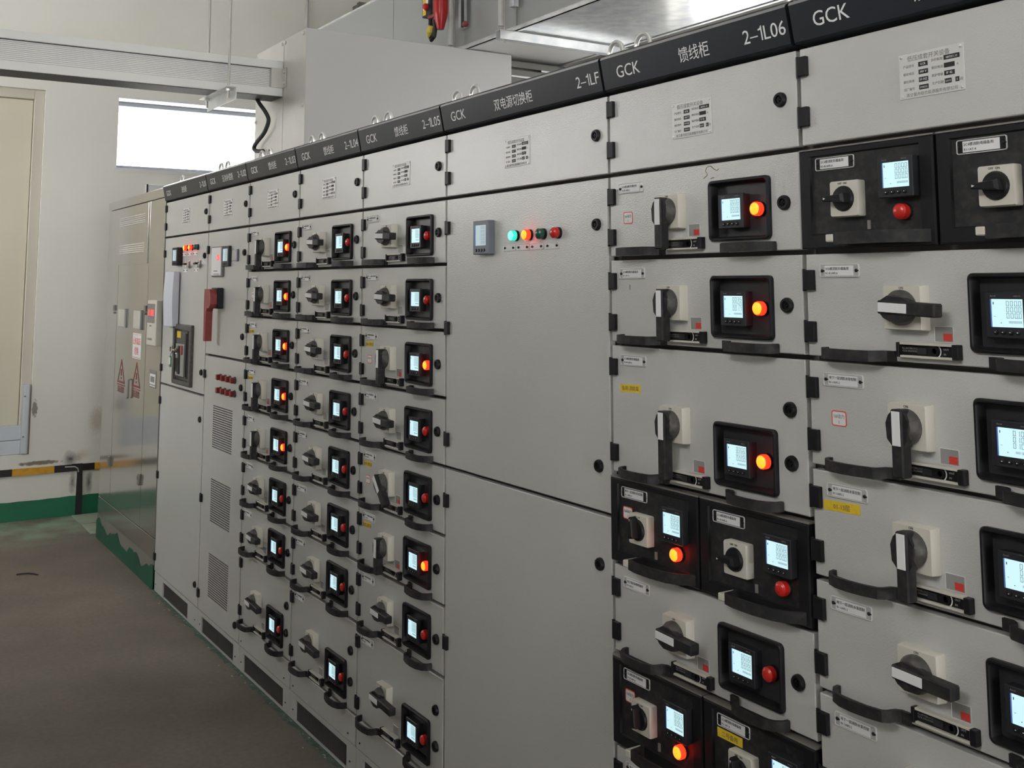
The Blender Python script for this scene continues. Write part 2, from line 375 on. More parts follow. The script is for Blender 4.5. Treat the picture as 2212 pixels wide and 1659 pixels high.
# ------------------------------------------------------------------ switchgear part library (meshes shared by every copy)
mat('plate_grey', (.46, .46, .455), .2, coat=.5)
def lib(key, mats, fn, smooth=True):
    def mk():
        mb = MB(); fn(mb); return mb.mesh(key if isinstance(key, str) else key[0], mats, smooth)
    return cached(key, mk)
def panel_mesh(w, h, hole=None, m='paint_grey', t=.02, il=.006, ir=.004, iz=.005):
    def fn(mb):
        x0, x1, z0, z1 = il, w-ir, iz, h-iz
        if not hole: mb.box(x0, x1, 0, t, z0, z1, .0018); return
        c = .0018; q = lambda a, b_, c_, d_, y: [(a, y, c_), (b_, y, c_), (b_, y, d_), (a, y, d_)]
        mb.loft([q(x0, x1, z0, z1, t), q(x0, x1, z0, z1, c), q(x0+c, x1-c, z0+c, z1-c, 0), q(*hole, 0), q(*hole, t)])
    return lib(('front_panel', w, h, hole, m, il, ir), m, fn)
def M_hinge():
    def fn(mb):
        mb.box(.007, .029, -.010, 0, -.019, .019, .0012); mb.box(.001, .007, -.004, 0, -.020, .020, .001); mb.tube([(.004, -.004, -.021), (.004, -.004, .021)], .003, 8)
    return lib('hinge', 'black_plastic', fn)
def M_lock():
    return lib('lock', 'black_plastic', lambda mb: (mb.lathe(0, 0, [(.0150, 0), (.0150, -.005), (.0128, -.009), (.0085, -.009), (.0078, -.004), (0, -.004)], 18), mb.box(-.0045, .0045, -.0075, -.003, -.0018, .0018), mb.box(-.0018, .0018, -.0075, -.003, -.0045, .0045)))
def M_screw(r=.0032):
    return lib(('screw', r), 'black_plastic', lambda mb: (mb.lathe(0, 0, [(r, 0), (r, -.0014), (r*.6, -.0026), (0, -.003)], 8), mb.box(r*.3, r*1.8, -.0016, 0, -r*.35, r*.35)))
def M_bolt(r=.004):
    return lib(('bolt', r), 'bright_metal', lambda mb: mb.lathe(0, 0, [(r, 0), (r, -r*.5), (r*.6, -r*.9), (0, -r)], 8))
def bezel_plate(mb, w, h, r, t, rim, m_in=1):
    mb.loft([rrect(0, 0, w, h, r, 0), rrect(0, 0, w, h, r, -t), rrect(0, 0, w-rim, h-rim, max(r-rim/2, .0005), -t*1.3), rrect(0, 0, w-2*rim, h-2*rim, max(r-rim, .0005), -t*.8)])
    lp = rrect(0, 0, w-2*rim, h-2*rim, max(r-rim, .0005), -t*.8); mb.add(lp, [list(range(len(lp)))], m_in)
def M_nameplate(dark): return lib(('name_plate', dark), ['plate_silver', 'black_plastic' if dark else 'plate_grey'], lambda mb: bezel_plate(mb, .090, .0245, .004, .0022, .0018))
def M_insert(): return lib('paper_insert', 'paper_white', lambda mb: mb.box(-.033, .033, -.0028, -.0012, -.0092, .0092))
def M_swbase(): return lib('rotary_base', 'cream_plastic', lambda mb: mb.loft([rrect(0, 0, .078, .078, .003, 0, 2), rrect(0, 0, .078, .078, .003, -.003, 2), rrect(0, 0, .0755, .0755, .003, -.0205, 2), rrect(0, 0, .0735, .0735, .003, -.022, 2)], cap1=True, cap0=True))
def M_handle(L):   # lever along +x, pivot at the origin; y towards the viewer is negative
    def fn(mb):
        mb.lathe(0, 0, [(.0305, -.022), (.0305, -.029), (.028, -.033), (.026, -.038), (.022, -.042), (0, -.042)], 24, 1)
        mb.box(-.030, L, -.050, -.026, -.0115, .0115, .0025, 0)
        mb.prism([(-.020, -.018), (-.006, -.024), (.02, -.022), (.032, -.0115), (.032, .0115), (.02, .018), (-.012, .020), (-.026, .0115), (-.026, -.0115)], -.046, -.026, 'y', 0)
    return lib(('rotary_handle', L), ['black_soft', 'grey_plastic'], fn)
def M_hlabel(): return lib('handle_insert', 'paper_white', lambda mb: mb.box(-.027, .030, -.0512, -.0495, -.0080, .0080, .0004))
def M_sight(): return lib('sight_window', ['plate_silver', 'smoke_grey'], lambda mb: bezel_plate(mb, .036, .027, .0015, .0012, .0012))
def M_flag(): return lib('sight_flag', 'red_flag', lambda mb: mb.box(-.0005, .0155, -.0018, -.0009, -.0105, .0015))
def M_strip():
    def fn(mb):
        mb.box(-.056, .056, -.006, 0, -.0105, .0105, 0, 0); mb.box(-.060, -.054, -.014, 0, -.0125, .0125, .0012, 0); mb.box(.048, .060, -.014, 0, -.0125, .0125, .0012, 0)
        mb.box(-.022, -.004, -.0072, -.006, -.006, .004, 0, 2); mb.lathe(.012, 0, [(.008, -.006), (.008, -.009), (.005, -.009), (.0045, -.006), (0, -.006)], 14, 0)
        for i in range(6): a0, a1 = [math.radians(-65+130*j/6) for j in (i, i+1)]; mb.add([(.012+r*math.cos(a), -.0065, r*math.sin(a)) for r, a in ((.0105, a0), (.0125, a0), (.0125, a1), (.0105, a1))], [(0,1,2,3)], 1)
    return lib('interlock', ['black_plastic', 'letter_white', 'recess_black'], fn)
def M_rail(): return lib('interlock_rail', 'cream_plastic', lambda mb: (mb.box(-.053, .048, -.0125, 0, .0088, .0130, .0006), mb.box(-.053, .048, -.0125, 0, -.0130, -.0090, .0006)))
def M_window():    # black bezel with a sunken dark plate, origin at its centre
    def fn(mb):
        w, h = .173, .128
        L = [rrect(0, 0, w, h, .010, 0), rrect(0, 0, w, h, .010, -.007), rrect(0, 0, w-.005, h-.005, .0085, -.0100), rrect(0, 0, w-.011, h-.011, .007, -.0100), rrect(0, 0, w-.016, h-.016, .005, -.006), rrect(0, 0, w-.018, h-.018, .004, .0135)]
        mb.loft(L); mb.add(L[-1], [list(range(len(L[-1])))], 1)
    return lib('meter_window', ['black_plastic', 'recess_black'], fn)
def M_meter(): return lib('power_meter', 'meter_slate', lambda mb: (mb.box(-.036, .036, 0, .010, -.036, .036, .0015), mb.box(-.0345, .0345, .010, .0225, -.0345, .0345)))
def M_screen(): return lib('screen', ['screen_lit', 'screen_edge'], lambda mb: (mb.box(-.0235, .0285, -.0006, .0005, -.0185, .0255, 0, 0), mb.box(-.0258, -.0235, -.0006, .0005, -.0185, .0255, 0, 1)))
def M_digits(rows, low=None):
    def fn(mb):
        for i, s in enumerate(rows): seg_digits(mb, s, .0265, .0145-i*.0095, .0082, .0046, .0022, .00085, -.0009)
        seg_digits(mb, low or '00000000', .0265, -.0122, .0034, .0019, .0009, .0005, -.0009)
        mb.box(-.021, -.0195, -.0009, -.0007, .017, .021); mb.box(-.020, -.017, -.0009, -.0007, -.002, -.0014); mb.box(-.009, -.0075, -.0009, -.0007, -.0125, -.0112)
    return lib(('digits', tuple(rows), low), 'digit_ink', fn, False)
def M_mbutton(): return lib('button', ['black_plastic', 'letter_white'], lambda mb: (mb.lathe(0, 0, [(.0042, 0), (.0040, -.0016), (.003, -.0022), (0, -.0022)], 12, 0), mb.box(-.001, .001, -.0024, -.0022, -.0006, .0006, 0, 1)))
def M_lampbase(): return lib('lamp_collar', 'black_plastic', lambda mb: mb.lathe(0, 0, [(.0150, .016), (.0150, .010), (.0138, .008), (.0115, .008)], 20))
def M_lens(kind):
    core, rim = {'red_on': ('lamp_core', 'lamp_rim'), 'red_off': ('red_plastic', 'red_plastic'), 'amber_on': ('lamp_core', 'lamp_rim'), 'green_on': ('green_core', 'green_rim'), 'green_off': ('green_off', 'green_off')}[kind]
    def fn(mb):
        mb.lathe(0, 0, [(.0140, .010), (.0142, -.001), (.0136, -.0035), (.0124, -.0045)], 22, 1)
        mb.lathe(0, 0, [(.0124, -.0045), (.0112, -.0062), (.0075, -.0080), (.003, -.0088), (0, -.0089)], 22, 0)
    return lib(('lens', kind), [core, rim], fn)
def M_pull(mir=1):     # bow handle: flat tab near the middle of the drawer, bow to the outer side
    def fn(mb):
        path = [(0, -.004), (.016, -.004), (.024, -.010), (.028, -.026), (.034, -.033), (.060, -.039), (.090, -.041), (.118, -.038), (.138, -.029), (.148, -.016), (.150, -.003)]
        n = len(path); t = .0035; out = []; inn = []
        for i, (x, y) in enumerate(path):
            a = path[max(i-1, 0)]; c = path[min(i+1, n-1)]; dx, dy = c[0]-a[0], c[1]-a[1]; l = math.hypot(dx, dy); nx, ny = dy/l, -dx/l
            out.append((mir*(x+nx*t), y+ny*t)); inn.append((mir*(x-nx*t), y-ny*t))
        vs = []; fs = []
        for p, q in zip(out, inn): vs += [(p[0], p[1], -.0095), (p[0], p[1], .0095), (q[0], q[1], .0095), (q[0], q[1], -.0095)]
        for i in range(n-1):
            for k in range(4): fs.append((i*4+k, i*4+(k+1) % 4, i*4+4+(k+1) % 4, i*4+4+k))
        fs += [(0,1,2,3), tuple((n-1)*4+k for k in range(4))]
        mb.add(vs, fs)
    return lib(('pull_handle', mir), 'black_soft', fn)
def M_blackfront():
    def fn(mb):
        q = lambda a, b_, c_, d_, y: [(a, y, c_), (b_, y, c_), (b_, y, d_), (a, y, d_)]
        mb.loft([q(.003, .298, .005, .192, .018), q(.003, .298, .005, .192, -.005), q(.006, .295, .008, .189, -.008), q(.029, .271, .030, .181, -.008), q(.031, .269, .033, .179, -.003)])
        mb.add(q(.031, .269, .033, .179, -.003), [(0,1,2,3)], 1); mb.add(q(.003, .298, .005, .192, .018), [(0,1,2,3)], 0)
    return lib('black_front', ['black_plastic', 'black_soft'], fn)
def M_ledge(): return lib('drawer_ledge', 'frame_grey', lambda mb: mb.box(.003, .298, -.006, .018, .1925, .1955))
def M_knobbase(): return lib('knob_base', 'cream_plastic', lambda mb: mb.loft([rrect(0, 0, .064, .066, .003, 0, 2), rrect(0, 0, .064, .066, .003, -.017, 2), rrect(0, 0, .061, .063, .003, -.020, 2)], cap1=True, cap0=True))
def M_knob():
    def fn(mb):
        mb.lathe(0, 0, [(.0235, -.0195), (.0235, -.022), (.021, -.026), (.010, -.027), (0, -.027)], 22)
        mb.loft([[(-.030, y, -.0045), (-.026, y, .0045), (.015, y, .0085), (.018, y, -.0085)] for y in (-.024, -.040)]+[[(-.029, -.044, -.003), (-.026, -.044, .003), (.010, -.044, .006), (.012, -.044, -.006)]], cap1=True)
    return lib('rotary_knob', 'black_plastic', fn)
def M_knobmark(): return lib('knob_mark', 'letter_white', lambda mb: mb.add([(-.0265, -.0446, -.002), (-.0265, -.0446, .002), (-.021, -.0446, 0)], [(0,1,2)]))
def M_latch(): return lib('latch', 'cream_plastic', lambda mb: mb.box(-.008, .008, -.045, -.002, -.007, .007, .0015))
def M_bowflat():
    def fn(mb):
        path = [(0, -.003), (.004, -.040), (.03, -.045), (.08, -.046), (.125, -.040), (.150, -.028), (.166, -.012), (.176, -.003)]
        n = len(path); vs = []; fs = []
        for i, (x, y) in enumerate(path):
            a = path[max(i-1, 0)]; c = path[min(i+1, n-1)]; dx, dy = c[0]-a[0], c[1]-a[1]; l = math.hypot(dx, dy); nx, ny = dy/l*.003, -dx/l*.003
            vs += [(x+nx, y+ny, -.011), (x+nx, y+ny, .011), (x-nx, y-ny, .011), (x-nx, y-ny, -.011)]
        for i in range(n-1):
            for k in range(4): fs.append((i*4+k, i*4+(k+1) % 4, i*4+4+(k+1) % 4, i*4+4+k))
        fs += [(0,1,2,3), tuple((n-1)*4+k for k in range(4))]
        mb.add(vs, fs)
    return lib('bow_handle', 'black_soft', fn)
LOTEXT = [('2C6楼消防负载备用', 'R1-R1APE-6'), ('地下一层消防水泵控制', 'B1-1APE-2'), ('2C4楼消防电梯备用', 'R1-1AT-4'), ('地下室应急照明备用', 'B1-ALE-3')]
def add_plate(root, x, z, dark=False, ti=0, y=0.):
    p = put('name_plate', M_nameplate(dark), root, (x, y, z))
    put('paper_insert', M_insert(), p); a, c = LOTEXT[ti % 4]
    put('lettering', text_mesh(a, .0062, 'ink_black'), p, (-.031, -.0029, .0015)); put('lettering', text_mesh(c, .0056, 'ink_black'), p, (-.031, -.0029, -.0066))
    for s in (-1, 1): put('screw', M_screw(), p, (s*.039, -.0018, 0))
def add_meter(root, x, y, z, rows=('000.0',)*3, low=None):
    m_ = put('power_meter', M_meter(), root, (x, y, z)); put('screen', M_screen(), m_); put('digits', M_digits(rows, low), m_)
    for i in range(4): put('button', M_mbutton(), m_, (-.0185+i*.0125, 0, -.0265))
    put('lettering', text_mesh('Acrel', .0045, 'ink_grey'), m_, (-.026, -.0003, .0290)); put('lettering', text_mesh('AMC72', .0036, 'ink_grey'), m_, (.014, -.0003, .0290))
def add_lamp(root, x, y, z, kind):
    l = put('indicator_lamp', M_lampbase(), root, (x, y, z)); put('lens', M_lens(kind), l)
    if kind.endswith('on'): l['label'] = 'lit indicator lamp'
def add_stamp(root, x, z, w=.034, h=.028, y=0.):     # small red bordered sticker with pen marks
    me = lib(('sticker', w), ['red_ink', 'paper_white'], lambda mb: (mb.loft([rrect(0, 0, w, h, .005, 0), rrect(0, 0, w, h, .005, -.0006), rrect(0, 0, w-.004, h-.004, .0035, -.0006)]), (lambda lp: mb.add(lp, [list(range(len(lp)))], 1))(rrect(0, 0, w-.004, h-.004, .0035, -.0005))))
    s_ = put('sticker', me, root, (x, y, z)); put('lettering', text_mesh('1#动力', .0085, 'ink_grey', 'CENTER'), s_, (0, -.0007, .001)); put('lettering', text_mesh('1', .0085, 'ink_grey', 'CENTER'), s_, (0, -.0007, -.0095))
def add_tape(root, x, z, w, rot=0., y=0., txt='备用-消防泵'):
    t_ = put('tape_label', lib(('tape_label', w), 'yellow_tape', lambda mb: mb.box(-w/2, w/2, -.0006, 0, -.009, .009)), root, (x, y, z), (0, rot, 0))
    put('lettering', text_mesh(txt, .0115, 'oil_brown', 'CENTER'), t_, (0, -.0008, -.0045))
LONG = .115
DR_N = 0
ORD = ['first', 'second', 'third', 'fourth', 'fifth', 'sixth', 'seventh', 'eighth']
def drawer(code, x0, z0, h, row, state, lamp, rows=None, low=None, stamp=False, tape=False, flag=True, ti=0, plate=True):
    st = {'on': 'lowered black handle', 'off': 'level black handle', 'trip': 'slanting black handle'}[state]
    lab = 'grey drawer front with %s and %s lamp, %s row of cabinet %s' % (st, 'lit' if lamp else 'unlit', ORD[row], code)
    t = thing('drawer_unit', lab, 'drawer unit', (x0, 0, z0), 'drawer units in the switchgear row')
    big = h > .25; pz = .137 if big else .0985
    put('front_panel', panel_mesh(.6, h, (.357, .516, .035, .150)), t)
    for z in (h-.0535, .050): put('hinge', M_hinge(), t, (0, 0, z))
    if plate: add_plate(t, .086, h-.0365, False, ti)
    sw = put('rotary_switch', M_swbase(), t, (.234, 0, pz))
    ry = {'on': math.radians(90), 'off': math.radians(2.5), 'trip': math.radians(48)}[state]
    put('rotary_handle', M_handle(LONG if big else .083), sw, (0, 0, 0), (0, ry, 0)); put('handle_insert', M_hlabel(), sw, (0, 0, 0), (0, ry, 0), 'white label strip on the handle')
    put('lettering', text_mesh('ON', .006, 'ink_black', 'CENTER'), sw, (0, -.0223, .0315))
    si = put('sight_window', M_sight(), t, (.2985, 0, .055))
    if flag: put('sight_flag', M_flag(), si, label='red flag behind the sight window')
    il = put('interlock', M_strip(), t, (.272, 0, .0267)); put('interlock_rail', M_rail(), il)
    put('lettering', text_mesh('OUT', .0048, 'plate_grey'), il, (.028, -.0062, .002)); put('lettering', text_mesh('IN', .0048, 'plate_grey'), il, (.028, -.0062, -.006))
    put('lettering', text_mesh('ILL-INTERLOCK\nGCK DRAWER', .0045, 'ink_grey'), il, (-.052, -.0062, .001))
    put('meter_window', M_window(), t, (.4365, 0, .0925))
    add_meter(t, .4165, -.009, .0895, rows or ('000.0',)*3, low)
    add_lamp(t, .4825, -.0025, .0905, 'red_on' if lamp else 'red_off')
    for z in ((.098, .199) if big else (.098,)): put('lock', M_lock(), t, (.558, 0, z))
    put('pull_handle', M_pull(1), t, (.382, 0, .0135)); put('pull_handle', M_pull(-1), t, (.204, 0, .0135))
    if stamp: add_stamp(t, .073, .094 if not tape else .085)
    if tape: add_tape(t, .072 if not big else .073, h-.100 if big else h-.064, .072 if big else (.082 if tape == 'long' else .056), math.radians(-2), txt='01-13层' if tape == 'long' else '备用-消防泵')
    return t
def black_drawer(code, x0, z0, row, side, knob, lamp, rows=None, stamp=False, tape=False, ti=0):
    lab = 'black half-width drawer with %s lamp, %s of the pair in %s row of cabinet %s' % ('lit' if lamp else 'unlit', side, ORD[row], code)
    t = thing('half_drawer_unit', lab, 'drawer unit', (x0, 0, z0), 'black half-width drawer units')
    put('front_panel', M_blackfront(), t); put('drawer_ledge', M_ledge(), t)
    add_plate(t, .086, .164, True, ti, -.003)
    sw = put('rotary_switch', M_knobbase(), t, (.120, -.003, .094))
    ry = {'left': 0, 'up': math.radians(90)}[knob]
    put('rotary_knob', M_knob(), sw, (0, 0, 0), (0, ry, 0)); put('knob_mark', M_knobmark(), sw, (0, 0, 0), (0, ry, 0))
    put('lettering', text_mesh('OFF  ON', .0052, 'ink_black', 'CENTER'), sw, (-.002, -.0203, .0262))
    add_meter(t, .2335, -.0255, .1245, rows or ('000.0',)*3)
    add_lamp(t, .236, -.017, .064, 'red_on' if lamp else 'red_off')
    put('latch', M_latch(), t, (.104, -.003, .022)); put('pull_handle', M_bowflat(), t, (.110, -.003, .021))
    put('tag_tab', lib('tag_tab', 'ink_grey', lambda mb: mb.box(-.003, .003, -.003, 0, -.008, .008)), t, (.160, -.0035, .045))
    if stamp: add_stamp(t, .062, .119, .034, .026, -.0035)
    if tape: add_tape(t, .075, .139, .07, 0, -.0035, '二号备用')
    return t

# ------------------------------------------------------------------ cabinets
def code_mesh(code, size):      # header code, right aligned; the figure one is drawn with its flag
    import bmesh
    key = ('code', code, size)
    if key in CACHE: return CACHE[key]
    bm = bmesh.new(); x = 0.; pre, post = code.split('1', 1)
    def part(s_, x):
        me = text_mesh(s_, size, 'letter_white', 'LEFT', 3); n0 = len(bm.verts); bm.from_mesh(me); bm.verts.ensure_lookup_table()
        vs = bm.verts[n0:]; a = min(v.co.x for v in vs)
        for v in vs: v.co.x += x-a
        return max(v.co.x for v in vs)
    x = part(pre.replace('-', '–'), x)+size*.06
    h, w_, st = size*.727, size*.26, size*.085
    pts = [(w_-st, 0), (w_, 0), (w_, h), (w_-st*.75, h), (w_-st*1.4, h*.86), (0, h*.80), (0, h*.70), (w_-st, h*.72)]
    f = [bm.verts.new((x+p, -.0002, q)) for p, q in pts]; bm.faces.new(f); x += w_+size*.10
    x = part(post, x)
    for v in bm.verts: v.co.x -= x
    me = bpy.data.meshes.new('lettering'); bm.to_mesh(me); bm.free(); me.materials.append(MATS['letter_white']); CACHE[key] = me
    return me
HDR = [(.036, 2.104), (-.006, 2.104), (-.010, 2.108), (-.0245, 2.180), (-.0225, 2.184), (-.002, 2.1965), (.05, 2.1975), (.05, 2.1865), (.036, 2.1865)]
def cabinet(code, title, x0, w, label, sill=None):
    t = thing('switchgear_cabinet', label, 'cabinet', (x0, 0, 0), 'switchgear cabinets in the row')
    put('body', lib(('cabinet_body', w), 'frame_grey', lambda mb: mb.box(.001, w-.001, .036, 1.0, .10, 2.185, .002)), t)
    put('roof', lib(('cabinet_roof', w), 'paint_grey', lambda mb: mb.box(.002, w-.002, .052, 1.0, 2.185, 2.189)), t)  # pale top plate added to bounce light up under the duct
    hd = put('header', lib(('header', w), 'header_slate', lambda mb: mb.prism(HDR, .004, w-.005, 'x')), t)
    put('header_glint', lib(('header_glint', w), 'glint_metal', lambda mb: mb.prism([(-.0246, 2.1790), (-.0225, 2.1838), (-.0190, 2.1860), (-.0196, 2.1870), (-.0232, 2.1848), (-.0255, 2.1792)], .004, w-.005, 'x')), hd)  # bright strip standing in for the window's glint on the header edge
    rx = math.atan2(.0145, .072)
    for s, size, x, al in (('GCK', .041, .056, 'LEFT'), (title, .036, .325 if w < .7 else .40, 'CENTER'), (code, .041, w-.012, 'RIGHT')):
        sx = .90 if al == 'CENTER' else 1.0
        put('lettering', code_mesh(s, size) if al == 'RIGHT' else text_mesh(s, size, 'letter_white', al, 3, sx=sx), hd, (x, -.0146, 2.1285), (rx, 0, 0), 'white lettering')
    td = put('top_door', panel_mesh(w, .200), t, (0, 0, 1.9))
    for z in (.159, .060): put('hinge', M_hinge(), td, (0, 0, z))
    put('lock', M_lock(), td, (w-.044, 0, .103))
    npx = w/2-.003; npl = put('rating_plate', lib('rating_plate', ['plate_silver', 'paper_white'], lambda mb: mb.box(-.0635, .0635, -.0015, 0, -.040, .040, .0005, 0)), t, (npx, 0, 2.0005), label='silver rating plate with black fields')
    for k_, (a_, b_, c_, d_) in enumerate(FIELDS): put('rating_field', lib(('rating_field', k_), 'ink_black', lambda mb: mb.box(a_, b_, -.0021, -.0014, c_, d_), False), npl)
    for s, size, x, z, al in PLATE_TXT: put('lettering', text_mesh(s, size, 'ink_grey' if z < .03 else 'ink_black', al, 1), npl, (x, -.0016, z))
    for s, size, x, z, al in PLATE_WHITE: put('lettering', text_mesh(s, size, 'paper_white', al, 1), npl, (x, -.0022, z))
    for a in (-.058, .058):
        for c in (-.035, .035): put('rivet', M_bolt(.0028), npl, (a, -.0015, c))
    # plinth with a slotted grille
    gx0, gx1 = (.17, .625) if w > .7 else (.055, .522)
    pl = put('plinth', lib(('plinth', w), 'paint_grey', lambda mb: (mb.box(.001, w-.001, .004, .06, .080, .099), mb.box(.001, gx0, .004, .06, 0, .080), mb.box(gx1, w-.001, .004, .06, 0, .080), mb.box(gx0, gx1, .004, .06, 0, .006), mb.box(.001, w-.001, .06, 1.0, 0, .099))), t)
    put('grille', lib(('grille', w), 'grille_bar', lambda mb: [mb.box(gx0+i*(gx1-gx0)/58+.001, gx0+i*(gx1-gx0)/58+.0045, .010, .016, .006, .080) for i in range(58)]), pl)
    for x in (.03, w-.05): put('screw', M_screw(.003), pl, (x, .004, .038))
    for x in (.053, w-.053):
        me = lib('lifting_eye', 'bright_metal', lambda mb: (mb.tube([(.026*math.sin(a), 0, .033-.026*math.cos(a)) for a in [2*math.pi*i/20 for i in range(21)]], .0058, 8), mb.box(-.015, .015, -.012, .012, 0, .008, .002)))
        put('lifting_eye', me, t, (x, .07, 2.189))
    if sill:
        sp = put('sill_panel', panel_mesh(w, .1, iz=.003), t, (0, 0, .1))
        for x in (.035, w-.06): put('screw', M_screw(.003), sp, (x, 0, .026))
    return t
FIELDS = [(-.0238, -.0055, .0135-i*.0135, .0215-i*.0135) for i in range(4)]+[(.026, .056, .0165, .0245), (.026, .046, .003, .011), (.026, .0455, -.0105, -.0025), (.0265, .039, -.024, -.016), (.0465, .0535, -.024, -.016)]
PLATE_TXT = [('低压成套开关设备', .0105, -.004, .0265, 'CENTER'), ('产品型号', .0056, -.055, .015, 'LEFT'), ('额定电压', .0056, -.055, .0015, 'LEFT'), ('额定频率', .0056, -.055, -.012, 'LEFT'), ('出厂编号', .0056, -.055, -.0255, 'LEFT'),
             ('执行标准', .0056, .0015, .018, 'LEFT'), ('额定电流', .0056, .0015, .0045, 'LEFT'), ('防护等级', .0056, .0015, -.009, 'LEFT'), ('生产日期', .0056, .0015, -.0225, 'LEFT'), ('A', .006, .0495, .004, 'LEFT'), ('月', .0056, .0550, -.0225, 'LEFT'),
             ('浙立骏舟综合能源服务有限公司', .0072, 0, -.0365, 'CENTER')]
PLATE_WHITE = [('GCK', .0055, -.0147, .0155, 'CENTER'), ('380 V', .0058, -.0147, .002, 'CENTER'), ('50 HZ', .0058, -.0147, -.0115, 'CENTER'), ('190512', .005, -.0147, -.025, 'CENTER'), ('GB7251.12', .005, .041, .0185, 'CENTER'), ('IP 42', .0058, .0358, -.0085, 'CENTER'), ('2019', .005, .0328, -.022, 'CENTER'), ('5', .005, .050, -.022, 'CENTER')]
X = dict(L01=0., L02=.8, L03=1.4, L04=2., L05=2.6, LF=3.2, L06=4., L07=4.6)
c01 = cabinet('2-1L01', '进线柜', X['L01'], .8, 'incoming cabinet 2-1L01 beside the steel transformer enclosure, with framed breaker')
c02 = cabinet('2-1L02', '无功补偿柜', X['L02'], .6, 'capacitor cabinet 2-1L02 with red lever handle and three perforated vents')
for k in ('L03', 'L04', 'L05', 'L06', 'L07'):
    cabinet('2-1'+k, '馈线柜', X[k], .6, 'grey feeder cabinet with dark header lettered 2-1%s' % k if k != 'L07' else 'grey feeder cabinet at the right edge, partly cut off by the frame', sill=True)
cLF = cabinet('2-1LF', '双电源切换柜', X['LF'], .8, 'wide changeover cabinet 2-1LF with plain doors and four lamps')
ROWZ = [1.7, 1.5, 1.3, 1.1, .9, .7, .5]
ST3 = ['on']*5+['off']*3; ST5 = ['off', 'off', 'on', 'off', 'trip', 'on', 'off', 'off']
for k, sts in (('L03', ST3), ('L04', ['off']*8), ('L05', ST5)):
    for r in range(8):
        s = sts[r]; z, h = (ROWZ[r], .2) if r < 7 else (.2, .3)
        drawer('2-1'+k, X[k], z, h, r, s, s == 'on', stamp=(k, r) in (('L05', 2), ('L05', 4), ('L03', 1)), tape=(k, r) in (('L05', 2), ('L05', 4), ('L05', 5), ('L03', 2), ('L03', 3)), flag=s != 'off', ti=r, plate=not (k == 'L03' and r == 7))
d6 = drawer('2-1L06', 4., 1.7, .2, 0, 'on', True, stamp=True, ti=0)
put('scuff_mark', lib('scuff_a', 'oil_brown', lambda mb: mb.tube(smooth_path([(.330, 0, .165), (.342, 0, .172), (.337, 0, .180), (.341, 0, .188), (.352, 0, .190), (.362, 0, .183), (.372, 0, .179), (.376, 0, .182)], 3), .0009, 5)), d6)
put('scuff_mark', lib('scuff_b', 'oil_brown', lambda mb: mb.tube([(.352, 0, .163), (.358, 0, .1645), (.362, 0, .164)], .0009, 5)), d6)
d6 = drawer('2-1L06', 4., 1.5, .2, 1, 'on', True, rows=('003.5', '004.0', '001.7'), ti=2)
put('pen_mark', text_mesh('1', .017, 'ink_black'), d6, (.072, -.0006, .126))
drawer('2-1L06', 4., 1.2, .3, 2, 'on', True, tape=True, ti=0)
black_drawer('2-1L06', 4., 1.0, 3, 'left', 'up', True, stamp=True, ti=1); black_drawer('2-1L06', 4.3, 1.0, 3, 'right', 'left', False, ti=0)
drawer('2-1L06', 4., .8, .2, 4, 'off', False, ti=3)
black_drawer('2-1L06', 4., .6, 5, 'left', 'up', True, rows=('000.5', '000.7', '000.5'), stamp=True, ti=0); black_drawer('2-1L06', 4.3, .6, 5, 'right', 'up', False, tape=True, ti=2)
drawer('2-1L06', 4., .4, .2, 6, 'off', False, ti=1); drawer('2-1L06', 4., .2, .2, 7, 'off', False, ti=1)
black_drawer('2-1L07', 4.6, 1.7, 0, 'left', 'left', False, ti=0); black_drawer('2-1L07', 4.9, 1.7, 0, 'right', 'left', False, ti=2)
drawer('2-1L07', 4.6, 1.5, .2, 1, 'off', False, ti=0)
drawer('2-1L07', 4.6, 1.3, .2, 2, 'on', True, rows=('010.7', '010.8', '010.4'), low='00010225', stamp=True, ti=1)
drawer('2-1L07', 4.6, 1.1, .2, 3, 'on', True, rows=('002.1', '002.4', '001.9'), tape='long', ti=1)
drawer('2-1L07', 4.6, .9, .2, 4, 'off', False, ti=1); drawer('2-1L07', 4.6, .7, .2, 5, 'off', False, ti=1); drawer('2-1L07', 4.6, .5, .2, 6, 'off', False, ti=1)
drawer('2-1L07', 4.6, .2, .3, 7, 'off', False, ti=1)
# the changeover cabinet's doors and instruments
def door(t, w, z0, h, hinges, locks, name='door'):
    d = put(name, panel_mesh(w, h), t, (0, 0, z0))
    for z in hinges: put('hinge', M_hinge(), d, (0, 0, z-z0))
    for z in locks: put('lock', M_lock(), d, (w-.046, 0, z-z0))
    return d
door(cLF, .8, 1.1, .8, (1.809, 1.509, 1.183), (1.784, 1.209)); door(cLF, .8, .1, 1.0, (1.006, .605, .2), (.983, .25))
def plain_meter(t, x, z, w=.084, h=.096, dpt=.022, sc='screen_pale', m_='blue_grey'):
    mm = put('power_meter', lib(('wall_meter', w, h, m_), m_, lambda mb: mb.box(-w/2, w/2, 0, dpt, -h/2, h/2, .002)), t, (x, -dpt, z))
    put('screen', lib(('wall_screen', w, h, sc), [sc, 'screen_edge'], lambda mb: (mb.box(-w*.30, w*.34, -.0008, 0, -h*.24, h*.36, 0, 0), mb.box(-w*.36, -w*.30, -.0008, 0, -h*.24, h*.36, 0, 1))), mm)
    put('digits', lib(('wall_digits', w, h), 'ink_grey', lambda mb: [seg_digits(mb, '000.0', w*.30, h*(.25-.11*i), h*.075, w*.055, w*.02, .0005, -.0011) for i in range(5)], False), mm)
    for i in range(4): put('button', M_mbutton(), mm, (-w*.26+i*w*.17, 0, -h*.38))
    return mm
plain_meter(cLF, .239, 1.7715)
